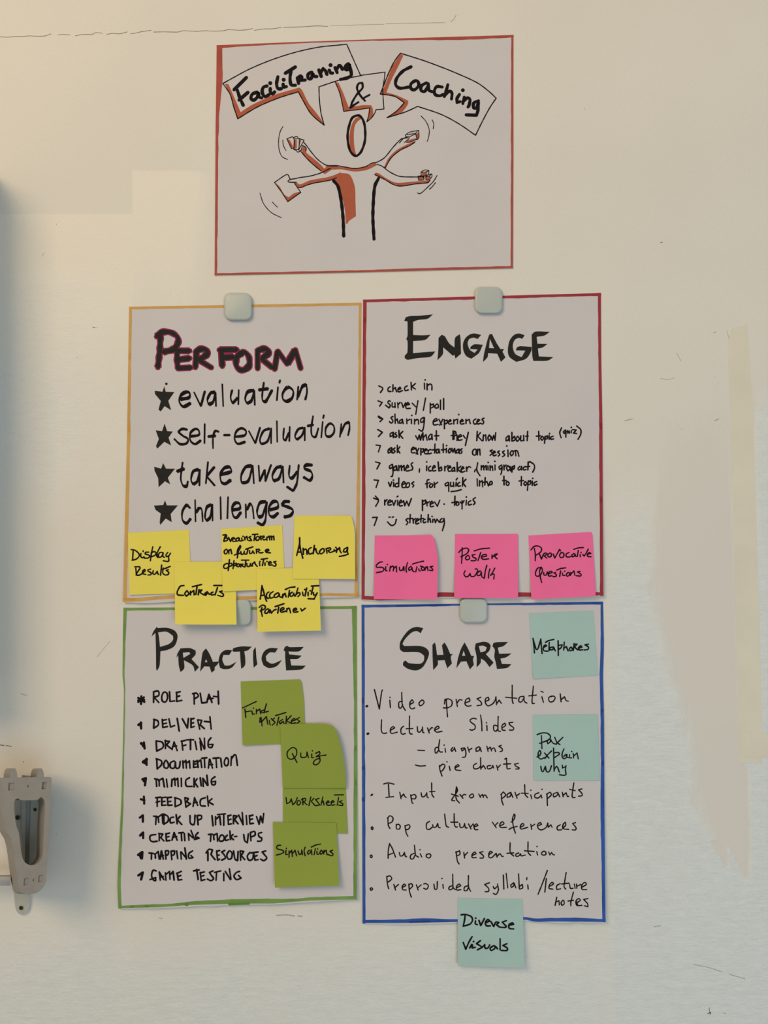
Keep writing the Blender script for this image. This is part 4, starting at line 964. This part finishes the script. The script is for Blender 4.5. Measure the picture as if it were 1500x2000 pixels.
note(Paper((470, 1331), (590, 1327), (597, 1451), (474, 1456), lambda u, v: 0.5 + 2.2 * (1 - u) * v * v + 0.8 * ss(u, 0.6) * (1 - v), u4,
           top=[(470, 1331), (540, 1328.5), (586, 1327)], right=[(586, 1327), (589, 1330), (594, 1370), (597, 1451)]), M['green'],
     'olive green sticky note reading Find Mistakes, topmost of the green notes', GG, 2.4, Q1,
     ['''180 390 325 322;205 400 215 488;215 430 270 420;280 425 285 455 305 452;295 392;325 405 325 450;328 425 360 400 370 450;430 345 405 440;415 410 380 420 385 440 450 425''',
      '''365 490 360 540 390 520;375 490 385 578;385 530 430 480;430 480 445 560;460 520 470 568;482 503;515 495 490 515 520 540 490 570;525 470 635 437;560 485 540 570;600 510 565 535 575 555 605 530 615 550;640 475 635 555;690 470 640 525;640 525 690 550;690 530 735 515 720 500 690 525 700 550 735 545;775 490 745 505 780 530 750 550'''])
note(Paper((552, 1500), (674, 1500), (679, 1628), (553, 1627), lambda u, v: 0.5 + 0.9 * v * v, u4), M['green'],
     'olive green sticky note reading Worksheets, tucked under the Quiz note', GG, 2.4, Q2,
     ['''400 190 410 270 450 250 470 205;470 210 490 285 525 250 550 190;560 230 545 270 565 290 595 260 580 230 560 230;620 200 625 285;605 215 655 200 660 230 630 245;630 245 680 285;730 180 705 295;770 200 735 240 745 250 785 295;840 200 792 215 830 260 848 288 790 298;890 180 865 290;870 260 895 235 905 290;940 265 975 250 960 230 935 260 950 290 990 290;1000 260 1040 245 1020 230 1000 255 1010 290 1050 285;1045 155 1165 152;1100 190 1080 290;1145 230 1110 245 1155 275 1150 295 1100 290'''])
note(Paper((547, 1414), (660, 1414), (676, 1539), (552.5, 1539), lambda u, v: 2.3 + 6.0 * ss(u, 0.35) * (1 - 0.72 * v), u4,
           top=[(547, 1415), (595, 1413), (630, 1413.5), (646, 1416), (652, 1418.5)], right=[(652, 1418.5), (658, 1430), (665, 1452), (671, 1482), (675, 1510), (676, 1539)],
           left=[(547, 1415), (549, 1453), (552.5, 1539)]), M['green'],
     'olive green sticky note reading Quiz with its right side bowed out', GG, 2.4, Q1,
     ['''700 805 650 850 655 910 700 925 745 880 740 820 700 805;700 865 750 960;790 860 795 905 845 900 855 850;855 850 870 910;905 870 905 910 925 908;912 838;945 865 985 845 990 870 950 900 975 895 1055 882;985 895 990 950 950 985 920 970 940 935 990 915'''])
note(Paper((533, 1606), (657, 1607), (662.5, 1730), (537, 1734), lambda u, v: 1.9 + 5.2 * v * v + 1.2 * u * v, u4), M['green'],
     'olive green sticky note reading Simulations, lowest of the green notes', GG, 2.5, Q2,
     ['''330 825 285 830 280 870 350 890 370 915 330 940 270 955;400 890 395 945 420 945;405 865;440 900 440 985;445 930 475 890 485 975;490 930 520 890 540 965;560 900 575 945 600 940 610 885;612 900 620 950;655 850 640 900 655 965;710 890 685 920 695 945 725 920 735 885 745 950;735 850 800 820 860 808;790 870 775 950;810 905 815 945 840 940;820 875;870 890 850 920 865 945 890 920 870 890;905 890 900 940;905 920 935 890 945 950;1020 890 985 905 1025 940 1010 965 950 945'''])
TG = 'pale mint sticky notes on the SHARE poster'
u5 = P5.H
RM = (1020, 1180, 8.824); RP = (1020, 1380, 8.824)
note(Paper((1033.4, 1198), (1158.8, 1192.5), (1168.5, 1319), (1041.5, 1326), lambda u, v: 0.4 + 0.9 * (1 - u) * v * v, u5), M['teal'],
     'pale mint sticky note reading Metaphores, right of the SHARE heading', TG, 2.9, RM,
     ['''185 590 200 700 210 840;190 610 240 780 270 770 320 600;320 600 330 740 342 850;365 750 420 720 400 700 365 740 370 800 440 810;400 660 450 630 545 608;465 660 460 800;530 740 480 750 480 790 530 780 540 740 570 805;618 630 622 885;625 710 690 700 670 750 625 780;725 655 715 790;718 760 760 730 790 805;840 740 810 780 830 805 865 780 840 740;895 680 880 800;890 690 945 690 900 740;900 740 960 790;970 760 1030 740 1010 715 970 750 990 790 1040 785;1140 690 1080 700 1140 740 1130 780 1065 790'''])
note(Paper((1040.2, 1396), (1167.3, 1395.3), (1171.3, 1524), (1042.7, 1524.5), lambda u, v: 0.35 + 0.4 * v * v + 0.3 * u, u5), M['teal'],
     'pale mint sticky note reading Pax explain why, below the Metaphores note', TG, 2.6, RP,
     ['''330 500 340 725;255 485 340 455 430 460 485 510 460 570 300 635;465 560 430 600 440 640 480 610 490 570 530 630 590 650;560 530 600 620 650 655;700 530 640 590 590 640''',
      '''255 870 310 830 320 780 300 755 275 800 280 870 320 905 380 880;385 800 460 890;505 765 440 830 390 895;540 715 545 950;545 800 620 790 640 820 555 880;720 730 690 800 690 870 720 900 765 870 755 825 715 860;770 825 772 870 800 880;815 830 815 880 850 885;853 775;880 810 885 885;890 850 945 800 965 900''',
      '''320 1030 335 1110 360 1120 400 1030;400 1040 420 1120 465 1120 505 1020;545 940 550 1115;555 1080 590 1030 610 1050 640 1130;690 1010 695 1060 740 1040;755 1020 745 1100 755 1170 720 1185 640 1175'''])
note(Paper((894, 1754), (1021, 1756), (1024, 1890), (894.5, 1887), lambda u, v: 0.45 + (1.6 + 3.4 * u) * v * v, u5), M['teal'],
     'pale mint sticky note reading Diverse Visuals, hanging off the bottom of the SHARE poster', TG, 3.3, (870, 1740, 8.333),
     ['''320 400 310 480 290 575;255 390 330 385 420 420 440 480 400 540 290 575;490 490 485 535 520 550;492 445;545 480 575 565;575 565 635 450;655 520 720 490 690 465 650 510 665 565 730 570;740 500 785 580;785 580 820 510 870 515 830 550;830 550 880 590;990 485 925 510 990 580 970 595 880 590;1030 560 1110 545 1090 520 1035 550 1040 610 1110 620''',
      '''290 840 330 950;330 950 390 820 435 745;430 870 395 930;440 880 435 930 485 920;458 825;570 810 505 860 560 890 600 920 520 960;600 915 640 875 645 930 690 930 720 880;790 890 730 930 745 970 800 940 810 900 850 945;890 780 890 960;1000 860 935 890 1005 930 1000 970 910 970'''])


# ---------------------------------------------------------------- the wall bracket at lower left
def prism(front, holes, hf, hb, shift, m, name, parent=None, recess=()):
    """plate between depth hb and hf; its back outline is displaced by shift"""
    mb = MB()
    loops = [front] + holes
    rec = [r for r, d in recess]
    al = loops + rec
    flatp = [p for l in al for p in l]
    tri = tessellate_polygon([[Vector((x, -y, 0)) for x, y in l] for l in al])
    fv = [P(x, y, hf) for x, y in flatp]
    ff = []
    for t in tri:
        a, b, c = [flatp[i] for i in t]
        cr_ = (b[0] - a[0]) * (c[1] - a[1]) - (b[1] - a[1]) * (c[0] - a[0])
        ff.append(tuple(t) if cr_ < 0 else (t[0], t[2], t[1]))
    mb.add(fv, ff)
    if not rec:
        mb.add([P(x + shift[0], y + shift[1], hb) for x, y in flatp], [tuple(reversed(f)) for f in ff])
    else:
        fl2 = [p for l in loops for p in l]
        t2 = tessellate_polygon([[Vector((x, -y, 0)) for x, y in l] for l in loops])
        mb.add([P(x + shift[0], y + shift[1], hb) for x, y in fl2], [tuple(t) for t in t2])
    for l in loops:
        n = len(l)
        mb.add([P(x, y, hf) for x, y in l] + [P(x + shift[0], y + shift[1], hb) for x, y in l],
               [(i, (i + 1) % n, n + (i + 1) % n, n + i) for i in range(n)])
    for r, d in recess:
        n = len(r)
        mb.add([P(x, y, hf) for x, y in r] + [P(x, y, hf - d) for x, y in r],
               [(i, (i + 1) % n, n + (i + 1) % n, n + i) for i in range(n)] + [tuple(range(n, 2 * n))])
    return mb.build(name, m, parent)


def fr(txt, smooth=True):
    l = parse(txt, 0, 0, 1)[0]
    if smooth:
        l = catmull(l + [l[0]], 4, 50)[:-1]
    return l


root = bpy.data.objects.new('wall_bracket', None)
C.objects.link(root)
root.location = P(50, 1640, 0)
bpy.context.view_layer.update()
tag(root, 'grey plastic wall bracket with two hooks at the lower left', 'bracket')
HF, HB, SH = 0.066, 0.022, (-13, 0)
front = fr('4 1519.5 12 1519 40 1518.5 72 1518 97 1517.5 100.5 1519 101.2 1523 98.4 1562 95.5 1640 91.5 1696 89.5 1722 86 1731 78 1740 68 1745 56 1746.2 46 1745 40 1742 37.6 1736 34.4 1720 31 1696 27 1664 21.6 1640 12 1622 4 1586 1.6 1574 1.2 1530')
hole = fr('27.2 1567 30 1561.5 35.2 1559 40 1562.5 58 1563 74.4 1562 77.5 1558.5 81 1556.8 85.6 1561 88 1570 86.4 1602 84.8 1640 83 1673 76 1684 68 1689 61 1690 51.2 1686.4 44.8 1678 40 1656 36.8 1626 32 1614 28.5 1590')
rc = [(fr('16.8 1529 28 1528.5 27.6 1541 25.5 1543.5 16 1543.6', False), 0.0016), (fr('82.4 1527.5 90.8 1527 90.2 1541 81.4 1541.5', False), 0.0022),
      (fr('54.2 1533 55.6 1533 55.3 1538 54 1538', False), 0.003), (fr('47 1716 55 1714 54.4 1727 46 1729.5', False), 0.0012),
      (fr('75.4 1710 83.6 1708 82.8 1722 75 1723.5', False), 0.0012), (fr('65 1716.5 66.2 1716 65.6 1721 64 1721.5', False), 0.003)]
prism(front, [hole], HF, HB, SH, M['plastic'], 'arm', root, rc)
for x0, x1 in ((19.6, 34.2), (72.4, 86.2)):
    pts = [(x0, 1523), (x0 + 0.6, 1511), (x0 + 2.8, 1504), (x0 + 6, 1500.8), (x1 - 4.5, 1500.6), (x1 - 2.2, 1504.5), (x1 - 0.7, 1511), (x1, 1519.5), (x1, 1523)]
    prism(pts, [], HF - 0.0003, HB + 0.0003, SH, M['plastic'], 'hook', root)
# steel wall plate with a channel, foot tab, screws, rail
plate = fr('22 1521 80 1518 79 1600 76 1680 63 1735 59.5 1746 57 1768 54 1778 48 1784 40 1786 33 1781 30 1772 28 1746 24 1650 20 1600', True)
prism(plate, [], 0.0035, 0.0, (0, 0), M['steel'], 'wall_plate', root)
for a in ('41 1519 49 1519 50 1600 48 1700 44 1738 40 1738 42 1640', '62 1519 72 1519 73 1600 70 1690 64 1735 56 1738 58 1640'):
    prism(fr(a), [], 0.0085, 0.0035, (0, 0), M['steel'], 'channel_rib', root)


def screw(cx, cy, r, h, parent):
    vs = []; fs = []
    n = 16
    for rr, hh in ((r, h), (r, h + 0.0010), (r * 0.72, h + 0.0016), (r * 0.45, h + 0.0012), (r * 0.40, h + 0.0004)):
        vs += [P(cx + rr * math.cos(2 * math.pi * i / n), cy + rr * math.sin(2 * math.pi * i / n), hh) for i in range(n)]
    for j in range(4):
        for i in range(n):
            fs.append((j * n + i, (j + 1) * n + i, (j + 1) * n + (i + 1) % n, j * n + (i + 1) % n))
    fs.append(tuple(4 * n + i for i in range(n)))
    return link('screw', vs, fs, M['dark'], parent, False)


screw(34, 1597, 4.6, 0.0036, root)
screw(68.5, 1581.5, 3.4, 0.0086, root)
screw(41, 1773.5, 4.0, 0.0036, root)
prism([(43, 1514), (59, 1515.2), (62, 1522), (43, 1522)], [], 0.030, 0.004, (0, 0), M['steel'], 'top_tab', root)
# horizontal rail running off to the left behind the arm
vs = []; fs = []
n = 20
for x in (-190, 21):
    for i in range(n):
        a = 2 * math.pi * i / n
        vs.append(P(x, 1719.5 + 10.5 * math.sin(a), 0.026 + 0.0060 * math.cos(a)))
fs = [(i, (i + 1) % n, n + (i + 1) % n, n + i) for i in range(n)] + [tuple(range(n)), tuple(range(n, 2 * n))]
rl = link('rail', vs, fs, M['rod'], root, True)

# unseen board added outside the frame on the left to shade the wall
bd = bpy.data.objects.new('shade_board', None)
C.objects.link(bd)
bd.location = Vector((-0.70, 0, Z0))
tag(bd, 'unseen framed board added just off the left edge to shade the wall', 'board')


def box(name, x0, x1, y0, y1, z0, z1, m, parent):
    vs = [Vector((x, y, z)) for x in (x0, x1) for y in (y0, y1) for z in (z0, z1)]
    return link(name, vs, [(0, 1, 3, 2), (4, 6, 7, 5), (0, 4, 5, 1), (2, 3, 7, 6), (0, 2, 6, 4), (1, 5, 7, 3)], m, parent)


XR = P(-14, 0)[0]; ZT = P(0, 338)[2]; ZB = P(0, 1330)[2]
DB = 0.08
box('panel', -1.05, XR - 0.012, -DB + 0.004, -0.002, ZB + 0.012, ZT - 0.012, mat('shade_board_face', (0.75, 0.75, 0.74, 1), 0.25, 0.5, 0.02, 5), bd)
box('frame_rail', XR - 0.012, XR, -DB, -0.001, ZB, ZT, M['white_frame'], bd)
box('frame_rail', -1.062, -1.05, -DB, -0.001, ZB, ZT, M['white_frame'], bd)
box('frame_rail', -1.05, XR - 0.012, -DB, -0.001, ZT - 0.012, ZT, M['white_frame'], bd)
box('frame_rail', -1.05, XR - 0.012, -DB, -0.001, ZB, ZB + 0.012, M['white_frame'], bd)
